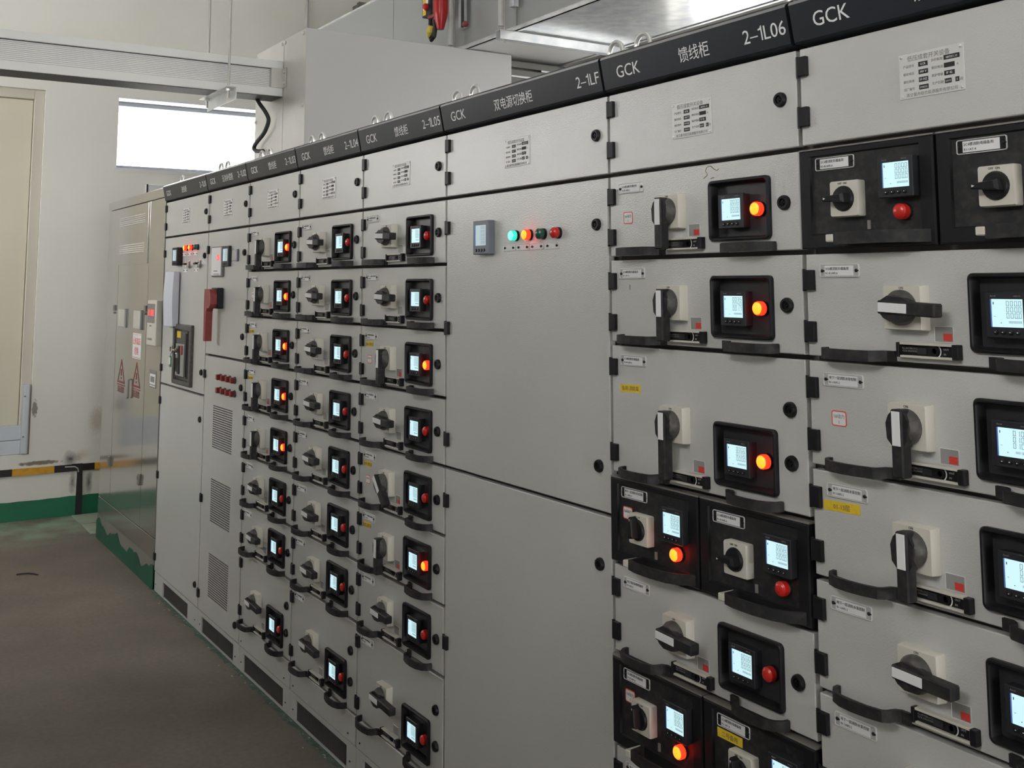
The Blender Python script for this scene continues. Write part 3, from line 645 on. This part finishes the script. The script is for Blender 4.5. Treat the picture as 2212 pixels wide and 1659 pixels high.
def tag_plate(t, x, z, w=.058):
    p = put('tag_plate', lib(('tag_plate', w), ['plate_silver', 'paper_white'], lambda mb: (bezel_plate(mb, w, .017, .002, .0016, .0015))), t, (x, 0, z))
    for s in (-1, 1): put('screw', M_screw(.0035), p, (s*w*.36, -.0012, 0))
for i, (x, kd) in enumerate(((.394, 'green_on'), (.460, 'red_on'), (.524, 'green_off'), (.592, 'red_off'))):
    add_lamp(cLF, x, -.016, 1.7705, kd); tag_plate(cLF, (.357, .425, .492, .563)[i], 1.7385)
# incoming cabinet
door(c01, .8, 1.1, .8, (1.809, 1.187), (1.783, 1.209)); door(c01, .8, .1, 1.0, (1.011, .611, .18), (.982, .203))
plain_meter(c01, .305, 1.788, .095, .095, .03, 'screen_pale', 'black_plastic')
for x, kd in ((.442, 'red_on'), (.535, 'amber_on'), (.632, 'green_off')): add_lamp(c01, x, -.016, 1.829, kd)
for x in (.385, .487, .586): tag_plate(c01, x, 1.797, .07)
def M_selector(): return lib('selector', ['chrome', 'black_plastic', 'red_dull'], lambda mb: (mb.lathe(0, 0, [(.024, 0), (.024, -.004), (.018, -.010), (.018, -.022), (0, -.022)], 16, 0), mb.box(-.020, .020, -.034, -.020, -.005, .005, .002, 1)))
for x in (.458, .652): put('selector_switch', M_selector(), c01, (x+.03, 0, 1.745))
for x in (.42, .61): tag_plate(c01, x, 1.713, .07)
br = put('breaker_frame', lib('breaker_frame', ['grey_plastic', 'recess_black'], lambda mb: (mb.loft([rrect(0, 0, .335, .31, .006, 0), rrect(0, 0, .335, .31, .006, -.012), rrect(0, 0, .325, .30, .004, -.016), rrect(0, 0, .265, .262, .003, -.016), rrect(0, 0, .262, .259, .003, -.001)]), mb.add(rrect(0, 0, .262, .259, .003, -.001), [list(range(20))], 1))), c01, (.435, 0, 1.278))
put('breaker_face', lib('breaker_face', ['grey_plastic', 'black_plastic', 'smoke_grey', 'yellow_tape', 'red_dull', 'letter_white'], lambda mb: (
    mb.box(-.118, .085, -.008, 0, -.118, .122, .002, 0), mb.box(-.10, .05, -.016, -.008, -.112, .055, .003, 2), mb.box(-.105, -.035, -.0095, -.008, .085, .118, 0, 3),
    mb.box(-.05, -.015, -.02, -.016, -.10, .045, .001, 1), mb.box(.0, .03, -.022, -.016, .0, .048, .002, 4), mb.box(-.095, -.06, -.02, -.016, .0, .03, .001, 5), mb.box(-.09, -.055, -.018, -.016, -.09, -.02, 0, 1), mb.box(.055, .08, -.012, -.008, -.11, .11, .001, 1))), br)
kt = thing('key_with_tag', 'key with a green tag hanging from the framed breaker', 'key', (.335, -.03, 1.30))
put('key', lib('key_m', 'chrome', lambda mb: (mb.tube([(.02*math.cos(a)-.02, -.004, .018*math.sin(a)) for a in [2*math.pi*i/14 for i in range(15)]], .0035, 6), mb.box(-.005, .05, -.006, -.002, -.004, .004, .001), mb.lathe(.05, 0, [(.014, -.003), (.014, .006), (0, .006)], 12))), kt)
put('key_ring', lib('key_ring', 'chrome', lambda mb: mb.tube([(-.02, -.004, -.017), (-.021, -.006, -.027), (-.022, -.006, -.036)], .002, 6)), kt)
put('tag', lib('key_tag', ['key_green', 'paper_white'], lambda mb: (mb.loft([rrect(-.022, -.062, .036, .058, .010, -.004), rrect(-.022, -.062, .036, .058, .010, -.008)], cap0=True, cap1=True), mb.box(-.033, -.011, -.0095, -.008, -.078, -.042, .001, 1))), kt)
# paper file hung on the incoming cabinet's door
dh = thing('document_holder', 'pale curled paper folder hung on the door of cabinet 2-1L01', 'document folder', (.155, 0, 1.42))
pts = [(.0, -.034), (.028, -.041), (.07, -.046), (.12, -.044), (.17, -.034)]
def folder(mb):
    lp = []
    for i in range(9):
        u = i/8; bow = .010*math.sin(math.pi*u); lp.append([(x-bow*(1-x/.17), y-bow*.6, .288*u) for x, y in pts]+[(.172, -.006, .288*u), (.0, -.006, .288*u)])
    mb.loft(lp, 0, True, True)
put('cover', lib('folder', 'paper_cover', folder) if 'paper_cover' in MATS else (mat('paper_cover', (.60, .63, .70), .5), lib('folder', 'paper_cover', folder))[1], dh)
put('hook', lib('folder_hook', 'bright_metal', lambda mb: mb.tube([(.09, 0, .285), (.09, -.02, .292), (.09, -.03, .284)], .002, 6)), dh)
# capacitor cabinet
door(c02, .6, 1.3, .6, (1.809, 1.40), (1.783, 1.407)); door(c02, .6, .1, 1.2, (1.208, .62, .18), (1.183, .17))
ctl = put('controller', lib('controller', 'ink_grey', lambda mb: mb.box(0, .160, -.012, 0, 0, .145, .003)), c02, (.100, 0, 1.676))
put('face', lib('controller_face', ['paper_white', 'led_red', 'ink_grey'], lambda mb: (mb.box(.008, .152, -.0155, -.011, .006, .139, .001, 0), mb.box(.05, .105, -.0165, -.0155, .025, .030, 0, 2), mb.box(.05, .13, -.0165, -.0155, .012, .015, 0, 2))), ctl)
def redseg(mb, s='-06', x1=.135, z0=.078, h=.026, w=.016): seg_digits(mb, s.replace('-', ''), x1, z0, h, w, .006, .004, -.0168)
put('digits', lib('controller_digits', 'led_red', redseg, False), ctl)
plain_meter(c02, .312, 1.772, .100, .095, .014, 'screen_pale', 'meter_slate')
tb = put('test_block', lib('test_block', ['plate_grey', 'blue_grey'], lambda mb: (mb.box(0, .06, -.005, 0, 0, .05, .001, 0), mb.box(.06, .085, -.008, 0, -.003, .053, .002, 1), mb.box(.066, .079, -.009, -.008, .01, .04, 0, 0))), c02, (.385, 0, 1.748))
rs = put('isolator_switch', lib('isolator_base', 'black_plastic', lambda mb: mb.box(-.0485, .0485, -.030, 0, -.049, .049, .003)), c02, (.214, 0, 1.575))
put('isolator_handle', lib('isolator_handle', 'red_dull', lambda mb: (mb.prism([(-.045, .045), (.035, .043), (.050, .02), (.050, -.025), (.03, -.045), (.0, -.045), (-.012, -.06), (-.016, -.20), (-.045, -.20), (-.047, 0)], -.062, -.030, 'y'), mb.box(-.052, -.045, -.055, -.040, .0, .022, .002))), rs, (-.005, 0, -.002), label='red lever pointing down')
for r_ in range(2):
    for i in range(4):
        pb_ = put('push_button', lib('push_button_base', 'grey_plastic', lambda mb: mb.lathe(0, 0, [(.016, 0), (.016, -.006), (.013, -.008), (0, -.008)], 14)), c02, (.262+i*.0675, 0, (1.209, 1.149)[r_]))
        put('button_cap', lib('button_cap', 'red_button', lambda mb: mb.box(-.013, .013, -.024, -.006, -.013, .013, .003)), pb_, label='dark red square cap')
def vent(mb):
    for r in range(19):
        for i in range(20): mb.box(.003+i*.0143, .0125+i*.0143, -.0008, .0005, r*.0105, r*.0105+.0045)
for z in (.877, .538, .198):
    v_ = put('vent_slots', lib('vent_slots', 'ink_black', vent, False), c02, (.153, 0, z)); v_['kind'] = 'stuff'
# ------------------------------------------------------------------ transformer enclosure
tr = thing('transformer_enclosure', 'stainless steel transformer enclosure on a green painted plinth', 'transformer', (-1.435, 0, 0))
TW = 1.424
put('body', lib('tr_body', 'stainless', lambda mb: mb.box(0, TW, .012, 1.25, .15, 2.13)), tr)
put('roof', lib('tr_roof', 'stainless', lambda mb: mb.box(-.004, TW, -.006, 1.26, 2.132, 2.186, .003)), tr)
put('kick_panel', lib('tr_kick', 'stainless', lambda mb: mb.box(0, TW, 0, .012, .152, .262, .0015)), tr)
dp = put('door', lib('tr_d1', 'stainless', lambda mb: mb.box(.002, .322, 0, .012, .266, 2.129, .0015)), tr)
dp = put('door', lib('tr_d2', 'stainless', lambda mb: mb.box(.326, 1.083, 0, .012, .266, 2.129, .0015)), tr)
put('door', lib('tr_d3', 'stainless', lambda mb: mb.box(1.087, TW-.002, 0, .012, .266, 2.129, .0015)), tr)
def peel(mb):
    random.seed(11); n = 40; tp = [(TW*i/n, .098+.022*math.sin(i*.5+.6)+.012*math.sin(i*1.3)+random.uniform(-.010, .010)) for i in range(n+1)]
    mb.prism([(0, 0)]+[(x, max(.03, min(.146, z))) for x, z in reversed(tp)][::-1]+[(TW, 0)], -.006, .02, 'y', 0)
put('plinth', lib('tr_plinth_c', 'frame_grey', lambda mb: mb.box(0, TW, 0, 1.25, 0, .15)), tr)
put('plinth_paint', lib('tr_plinth', 'green_dark', peel), tr)
lv = put('louvre_panel', lib('tr_louvre', 'stainless', lambda mb: mb.box(0, .775, -.006, 0, 0, .362, .002)), tr, (.29, 0, 1.764))
for g0 in (.07, .245):
    for i in range(5): put('louvre', lib('tr_slot', 'stainless_dull', lambda mb: mb.prism([(0, 0), (-.004, 0), (0, .007)], 0, .64, 'x')), lv, (.06, -.006, g0+i*.012))
for x0 in (.385, .78):
    iw = put('sight_frame', lib('tr_sight', ['stainless_dull', 'smoke_grey'], lambda mb: (mb.box(0, .19, -.004, 0, 0, .105, .001, 0), mb.box(.19, .21, -.012, 0, -.005, .112, .002, 1), mb.box(.015, .175, -.0048, -.004, .012, .09, 0, 0))), tr, (x0, 0, 1.378))
ws = put('warning_notice', lib('tr_notice', ['paper_white', 'red_ink'], lambda mb: (mb.box(0, .20, -.002, 0, 0, .150, 0, 0), mb.box(.005, .195, -.0026, -.002, .006, .0085, 0, 1), mb.box(.005, .195, -.0026, -.002, .1415, .144, 0, 1))), tr, (.781, 0, 1.20), label='white notice with red characters')
put('lettering', text_mesh('止步高压', .045, 'red_ink', 'CENTER'), ws, (.10, -.0028, .086)); put('lettering', text_mesh('危险', .05, 'red_ink', 'CENTER'), ws, (.10, -.0028, .028))
def tri(mb):
    o = [(-.098, 0), (.098, 0), (0, .150)]; i_ = [(-.076, .011), (.076, .011), (0, .127)]
    mb.add([(x, -.0012, z) for x, z in o]+[(x, -.0012, z) for x, z in i_], [(0,1,4,3), (1,2,5,4), (2,0,3,5)]); mb.add([(-.008, -.0012, .045), (.008, -.0012, .045), (.012, -.0012, .085), (-.012, -.0012, .085)], [(0,1,2,3)])
    mb.add([(-.007, -.0012, .024), (.007, -.0012, .024), (.007, -.0012, .036), (-.007, -.0012, .036)], [(0,1,2,3)]); mb.add([(-.1, -.0012, -.014), (.1, -.0012, -.014), (.1, -.0012, -.009), (-.1, -.0012, -.009)], [(0,1,2,3)])
for x, z in ((.508, 1.03), (.892, 1.033)):
    ts = put('warning_triangle', lib('tr_tri', 'red_dull', tri, False), tr, (x, 0, z), label='red hazard triangle'); put('lettering', text_mesh('高压危险', .043, 'red_dull', 'CENTER'), ts, (0, -.0008, -.055))
ds = put('data_label', lib('tr_data', ['ink_grey', 'paper_white'], lambda mb: (mb.box(0, .145, -.002, 0, 0, .096, 0, 0), mb.box(.012, .133, -.0026, -.002, .018, .076, 0, 1), mb.box(.03, .115, -.003, -.0026, .03, .062, 0, 0), mb.box(.012, .133, -.0026, -.002, .006, .012, 0, 1))), tr, (1.198, 0, 1.062))
put('handle', lib('tr_handle', 'frame_grey', lambda mb: (mb.tube([(0, 0, .11), (0, -.012, .108), (0, -.012, .004), (-.02, -.012, 0)], .006, 6))), tr, (.76, 0, .96))
for x in (.30, 1.065):
    put('catch', lib('tr_catch', 'frame_grey', lambda mb: (mb.box(-.018, .018, -.014, 0, -.03, .03, .003), mb.box(-.012, .012, -.018, -.014, .0, .02, .002))), tr, (x, 0, .525))
for x, z in ((.265, 1.49), (1.065, 1.50)): put('latch', lib('tr_latch', 'frame_grey', lambda mb: (mb.box(-.02, .02, -.010, 0, -.018, .018, .003), mb.lathe(0, -.03, [(.008, 0), (.008, -.008), (0, -.008)], 10))), tr, (x, 0, z))
tc = put('temperature_controller', lib('tr_tc', ['cream_plastic', 'blue_grey'], lambda mb: (mb.box(0, .201, -.033, 0, 0, .252, .003, 0))), tr, (1.223, 0, 1.30))
put('display', lib('tr_disp', ['ink_grey', 'ink_black', 'letter_white'], lambda mb: (mb.box(.012, .165, -.0345, -.033, .125, .232, .0005, 0))), tc)
put('lettering', text_mesh('BWD-3K', .012, 'ink_grey'), tc, (.06, -.0335, .105)); put('lettering', text_mesh('干式变压器温控器', .014, 'ink_grey'), tc, (.012, -.0335, .030))
put('digits', lib('tr_digits', 'led_red', lambda mb: (seg_digits(mb, '88', .150, .165, .035, .026, .010, .0065, -.0352), seg_digits(mb, '0', .058, .165, .035, .022, .008, .006, -.0352)), False), tc)

# ------------------------------------------------------------------ stains and chips with a shape of their own, mixed into a wall or door paint
def add_stain(m, centre, radii, color, strength, nscale=12., hard=.5):
    nt = m.node_tree; b = nt.nodes['Principled BSDF']; src = b.inputs['Base Color'].links[0].from_socket
    g = nt.nodes.new('ShaderNodeNewGeometry'); mp = nt.nodes.new('ShaderNodeMapping'); mp.vector_type = 'POINT'
    mp.inputs['Scale'].default_value = [1/r for r in radii]; mp.inputs['Location'].default_value = [-c/r for c, r in zip(centre, radii)]
    nt.links.new(g.outputs['Position'], mp.inputs['Vector'])
    ln = nt.nodes.new('ShaderNodeVectorMath'); ln.operation = 'LENGTH'; nt.links.new(mp.outputs[0], ln.inputs[0])
    n = nt.nodes.new('ShaderNodeTexNoise'); n.inputs['Scale'].default_value = nscale; n.inputs['Detail'].default_value = 4; nt.links.new(g.outputs['Position'], n.inputs['Vector'])
    ad = nt.nodes.new('ShaderNodeMath'); ad.operation = 'MULTIPLY_ADD'; ad.inputs[1].default_value = 1.2; ad.inputs[2].default_value = -.6; nt.links.new(n.outputs['Fac'], ad.inputs[0])
    sm = nt.nodes.new('ShaderNodeMath'); sm.operation = 'ADD'; nt.links.new(ln.outputs['Value'], sm.inputs[0]); nt.links.new(ad.outputs[0], sm.inputs[1])
    mr = nt.nodes.new('ShaderNodeMapRange'); mr.inputs[1].default_value = 1.; mr.inputs[2].default_value = 1.-hard; mr.inputs[3].default_value = 0; mr.inputs[4].default_value = strength; nt.links.new(sm.outputs[0], mr.inputs[0])
    mx = nt.nodes.new('ShaderNodeMix'); mx.data_type = 'RGBA'; nt.links.new(mr.outputs[0], mx.inputs['Factor']); nt.links.new(src, mx.inputs[6]); mx.inputs[7].default_value = (*color, 1)
    nt.links.new(mx.outputs[2], b.inputs['Base Color'])
WP = MATS['wall_paint']
add_stain(WP, (XW, -.035, .395), (.5, .075, .055), (.03, .027, .025), .9, 14, .9)
add_stain(WP, (XW, -.018, .235), (.5, .030, .085), (.03, .027, .025), .9, 14, .9)
add_stain(WP, (XW, .098, .225), (.5, .028, .080), (.06, .055, .05), .8, 14, .9)
add_stain(WP, (XW, .05, .42), (.5, .06, .05), (.45, .26, .12), .35, 10, .9)
add_stain(WP, (XW, -.292, .765), (.5, .020, .065), (.16, .13, .10), .8, 60, .3)
add_stain(WP, (XW, .14, .66), (.5, .07, .11), (.34, .24, .17), .45, 150, .6)
add_stain(WP, (XW, -.24, .385), (.5, .16, .016), (.10, .06, .03), .8, 40, .3)

# ------------------------------------------------------------------ overhead busway
bx = thing('busway_terminal_box', 'large grey sheet steel box where the busway lands, above cabinet 2-1L01', 'junction box', (0, .5, 2.1895))
put('shell', lib('bus_shell', ['box_grey', 'stainless_dull'], lambda mb: (mb.box(0, .775, .004, 1.30, 0, .812, .002, 0))), bx)
for a, c in ((.0, .452), (.456, .776)):
    put('front_sheet', lib(('bus_front', a), 'stainless_dull', lambda mb: mb.box(a+.001, c-.001, 0, .004, .001, .811, .0008)), bx)
put('side_sheet', lib('bus_side', 'box_grey', lambda mb: mb.box(.776, .780, 0, 1.302, 0, .814, .001)), bx)
for x, z in ((.02, .78), (.43, .79), (.475, .79), (.745, .79), (.745, .40), (.745, .115), (.43, .115), (.475, .115), (.02, .40), (.36, .118)): put('bolt', M_bolt(.011), bx, (x, 0, z))
bt = thing('busway', 'finned aluminium busway crossing the aisle to the terminal box', 'busway', (0, .5, 2.68))
BX0, BX1, BL = .275, .447, 3.84
put('core', lib('bw_core', 'trunk_alu', lambda mb: (mb.box(BX0, BX1-.028, -BL, -.001, .047, .155))), bt)
for z0, z1, nm in ((.155, .200, 'top_channel'), (.0, .047, 'bottom_channel')):
    put(nm, lib(nm, 'trunk_alu', lambda mb: mb.box(BX0-.02, BX1, -BL, -.001, z0, z1, .002)), bt)
for i in range(11): put('fin', lib('bw_fin', 'trunk_alu', lambda mb: mb.box(BX1-.028, BX1-.020, -BL, -.07, 0, .0048)), bt, (0, 0, .052+i*.0094))
put('under_cover', lib('bw_under', 'trunk_dark', lambda mb: mb.box(BX0-.005, BX1-.006, -BL, -.001, -.003, 0)), bt)
put('groove', lib('bw_groove', 'trunk_dark', lambda mb: mb.box(BX1-.028, BX1-.010, -BL, -.07, .1545, .158)), bt)
fl = put('end_flange', lib('bw_flange', 'stainless_dull', lambda mb: (mb.box(BX1-.028, BX1+.004, -.07, -.001, .047, .155, .001), mb.box(BX1-.01, BX1+.055, -.006, -.001, .047, .155, .001))), bt)
for z in (.07, .13): put('bolt', M_bolt(.008), fl, (BX1+.035, -.006, z))
hg = thing('busway_hanger', 'threaded rods with an angle iron carrying the busway', 'hanger', (0, .155, 2.655))
put('angle_iron', lib('hg_angle', 'galvanized', lambda mb: mb.prism([(-.03, .022), (.022, .022), (.022, -.045), (.018, -.045), (.018, .018), (-.03, .018)], .13, .63, 'x')), hg)
for x in (.20, .575):
    r_ = put('rod', lib('hg_rod', 'rod_grey', lambda mb: mb.tube([(0, 0, -.035), (0, 0, ZC-2.656)], .0065, 8)), hg, (x, -.004, 0)); put('nut', lib('hg_nut', 'bright_metal', lambda mb: mb.prism([(.014*math.cos(math.radians(60*i)), .014*math.sin(math.radians(60*i))) for i in range(6)], .004, .018, 'z')), r_)
tag(put('earth_cable', lib('earth_cable', 'cable_black', lambda mb: mb.tube(smooth_path([(.31, .40, 2.677), (.325, .41, 2.65), (.345, .44, 2.60), (.34, .46, 2.56), (.305, .46, 2.515), (.25, .46, 2.485), (.165, .46, 2.458), (.12, .46, 2.44), (.11, .46, 2.42), (.14, .465, 2.405), (.20, .483, 2.40)]), .012, 8))), 'black cable looping from the busway end down the terminal box', 'cable')
# ------------------------------------------------------------------ air duct and its hangers
du = thing('air_duct', 'galvanized sheet metal air duct running above the cabinets', 'air duct', (0, 1.5, 3.012))
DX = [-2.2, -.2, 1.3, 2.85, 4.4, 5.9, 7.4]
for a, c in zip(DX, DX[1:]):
    put('duct_section', lib(('duct', c-a, a < 1), ['duct_grey', 'duct_lit_white' if a < 1 else 'galvanized'], lambda mb: (mb.box(.003, c-a-.003, .001, .75, .001, .575, 0, 0), mb.add([(.003, .001, 0), (c-a-.003, .001, 0), (c-a-.003, .75, 0), (.003, .75, 0)], [(0,1,2,3)], 1))), du, (a, 0, 0))  # far sections get a whitened underside in place of reflected light
put('edge_angle', lib('duct_edge', 'galvanized', lambda mb: (mb.box(-2.2, 7.4, -.004, .018, -.006, -.001), mb.box(-2.2, 7.4, -.004, .0005, -.006, .022), mb.box(-2.2, 7.4, .735, .755, -.006, -.001), mb.box(-2.2, 7.4, -.006, .01, .572, .585))), du)
for i, x in enumerate((.72, 1.27, 2.9)):
    hh = thing('duct_hanger', ['steel rods of the duct hanger beside the red extinguisher', 'steel channel and rods under the duct, nearest the bright wedge', 'steel channel under the duct behind the header 2-1L06'][i], 'hanger', (x, 1.5, 2.955))
    z0 = .07 if i == 0 else -.01          # the first hanger holds the duct's side and ends above the terminal box
    if i:
        put('channel', lib('dh_channel', 'galvanized', lambda mb: (mb.box(-.022, .022, -.10, .85, .047, .050), mb.box(.019, .022, -.10, .85, .0, .05), mb.box(-.022, -.019, -.10, .85, .0, .05))), hh)
        put('nut', lib('dh_nut', 'bright_metal', lambda mb: mb.prism([(.015*math.cos(math.radians(60*k)), -.06+.015*math.sin(math.radians(60*k))) for k in range(6)], .03, .046, 'z')), hh)
    put('rod', lib(('dh_rod', z0), 'rod_grey', lambda mb: mb.tube([(0, -.06, z0), (0, -.06, ZC-2.956)], .007, 8)), hh)
    put('conduit', lib('dh_conduit', 'paint_grey', lambda mb: mb.tube([(.005, -.085, .072), (.005, -.085, ZC-2.956)], .017, 10)), hh)
    put('strut', lib('dh_strut', 'galvanized', lambda mb: mb.box(.04, .082, -.055, -.02, .17, ZC-2.956, .002)), hh)
# red extinguisher hung beside the duct
ex = thing('fire_extinguisher', 'red fire extinguisher with black hose hung beside the air duct', 'fire extinguisher', (.70, 1.36, 3.09))
put('cylinder', lib('ex_cyl', 'ext_red', lambda mb: (mb.tube([(0, 0, .03), (0, 0, .06), (0, 0, .10), (0, 0, .13), (0, 0, .62), (0, 0, .66)], [.020, .028, .038, .044, .044, .025], 14))), ex)
put('label_plate', lib('ex_label', ['ink_black', 'letter_white', 'yellow_tape'], lambda mb: (mb.box(-.19, -.085, -.02, .02, .135, .62, .003, 0), mb.box(-.18, -.115, -.0215, -.02, .21, .60, 0, 1), mb.box(-.178, -.14, -.0225, -.0205, .145, .24, 0, 2))), ex)
put('lettering', text_mesh('灭火器', .05, 'ink_black'), ex, (-.178, -.023, .36))
put('valve', lib('ex_valve', ['red_dull', 'red_plastic'], lambda mb: (mb.tube([(-.12, -.01, .125), (-.06, 0, .13), (-.01, 0, .145)], .015, 8, 0), mb.lathe(-.115, .185, [(.022, -.03), (.022, -.045), (.014, -.052), (0, -.052)], 14, 1))), ex)
put('hose', lib('ex_hose', 'cable_black', lambda mb: mb.tube([(-.12, 0, .13), (-.122, 0, .07), (-.115, -.01, .02), (-.09, -.01, -.015), (-.06, -.01, .0), (-.045, -.01, .05), (-.05, -.01, .10)], .014, 8)), ex)
put('nozzle', lib('ex_nozzle', 'brass_yellow', lambda mb: mb.tube([(-.095, -.03, .0), (-.075, -.03, .03), (-.06, -.03, .06)], [.008, .022, .016], 10)), ex)
put('body_side', lib('ex_side', 'cable_black', lambda mb: mb.box(-.085, -.044, -.015, .02, .14, .64, .004)), ex)
put('bracket', lib('ex_bracket', 'galvanized', lambda mb: (mb.box(-.02, .045, .03, .036, .50, .54), mb.tube([(.03, .01, .46), (.03, .01, ZC-3.101)], .005, 6))), ex)
tag(put('sampling_tube', lib('sampling_tube', ['cable_black', 'red_dull'], lambda mb: (mb.tube([(0, 0, 0), (0, 0, ZC-3.15)], .009, 8, 0), mb.tube([(.006, 0, .012), (.018, 0, .012), (.024, 0, .012), (.034, 0, .012), (.046, 0, .012), (.052, 0, .012)], [.005, .006, .016, .019, .014, .004], 12, 1))), None, (.885, 1.40, 3.10)), 'thin dark tube with a small dull red bulb beside the duct', 'tube')
# louvred shutter behind the terminal box
lb = thing('louvred_box', 'dark louvred metal box between the terminal box and the duct', 'louvre', (-.03, 1.84, 2.19))
put('frame', lib('lv_frame', 'louvre_dark', lambda mb: (mb.box(0, .745, 0, .85, 0, .80), mb.box(.745, .80, .83, .85, 0, .81))), lb)
for i in range(16): put('slat', lib('lv_slat', 'louvre_dark', lambda mb: mb.loft([[(x, y, z) for x, z in ((.745, 0), (.798, -.008), (.800, .026), (.745, .040))] for y in (-.035, .83)], 0, True, True)), lb, (0, 0, .02+i*.049))
for z, y0, y1 in ((.685, -.035, .22), (.735, .18, .83)): put('white_rail', lib(('lv_rail', z), 'letter_white', lambda mb: mb.box(.801, .807, y0, y1, 0, .010)), lb, (0, 0, z))
# ------------------------------------------------------------------ things on the far wall
tag(put('conduit', lib('far_conduit', 'paint_grey', lambda mb: mb.tube([(0, 0, 3.62), (0, 0, ZC)], .013, 8)), None, (XW+.02, 1.687, 0)), 'thin vertical conduit on the far wall above the terminal box', 'conduit')
br_ = thing('wall_bracket', 'small dark steel bracket high on the far wall behind the duct', 'bracket', (XW, 2.11, 3.96))
put('arm', lib('wb_arm', 'frame_grey', lambda mb: mb.box(0, .12, 0, .05, 0, .06)), br_); put('plate', lib('wb_plate', 'frame_grey', lambda mb: mb.box(0, .05, .04, .13, .035, .10)), br_)
sb = thing('wall_switch_box', 'small white box on the far wall above the transformer enclosure', 'box', (XW, .416, 2.33))
put('case', lib('sb_case', 'paper_white', lambda mb: mb.box(0, .05, 0, .18, 0, .066, .003)), sb); put('lid_edge', lib('sb_edge', 'ink_black', lambda mb: mb.box(.05, .053, 0, .012, 0, .066)), sb)
# trench cover plates on the floor beside the transformer
for i, (x0, x1, nm) in enumerate(((-2.19, -1.86, 'floor trench cover plate nearest the far wall'), (-1.85, -1.52, 'floor trench cover plate against the transformer plinth'))):
    b = MB(); b.box(x0, x1, -.02, .9, 0, .006, .001); tag(put('trench_cover', b.mesh('trench_cover', 'cover_green' if 'cover_green' in MATS else (mat('cover_green', (.30, .37, .29), .6, vary=(5, (.24, .26, .20), .4, .7)), 'cover_green')[1])), nm, 'cover plate')
tag(put('wire_scrap', lib('wire_scrap', 'cable_black', lambda mb: mb.tube([(-.705, -.585, .005), (-.70, -.555, .007), (-.692, -.525, .007), (-.672, -.50, .006), (-.638, -.482, .005)], .004, 6))), 'short bent scrap of dark wire lying on the floor', 'wire')
# flakes of spilled paint along the foot of the cabinets
def flakes(mb):
    random.seed(5)
    for i in range(170):
        x = random.uniform(-.05, 3.3); y = -abs(random.gauss(0, .022))-.004; r = random.uniform(.003, .009)
        k = random.randint(4, 6); a0 = random.random()*6
        mb.add([(x+1.6*r*random.uniform(.6, 1)*math.cos(a0+6.283*j/k), y+r*.7*random.uniform(.6, 1)*math.sin(a0+6.283*j/k), .0016) for j in range(k)], [list(range(k))], 0 if i % 4 else 1)
    n = 220; top = [(-.05+3.5*i/n, -.010-abs(.012*math.sin(i*.31)+.010*math.sin(i*.83+1)+random.gauss(0, .006))) for i in range(n+1)]
    for (x0, y0), (x1, y1) in zip(top, top[1:]): mb.add([(x0, .004, .0008), (x0, y0, .0008), (x1, y1, .0008), (x1, .004, .0008)], [(0,1,2,3)], 0)
mat('flake_pale', (.34, .37, .33), .7); mat('flake_green', (.05, .10, .075), .7, vary=(40, (.16, .19, .16), .45, .7))
fl = put('paint_flakes', lib('paint_flakes', ['flake_green', 'flake_pale'], flakes, False)); fl['kind'] = 'stuff'; tag(fl, 'pale and green paint flakes along the foot of the cabinets', 'paint flakes')
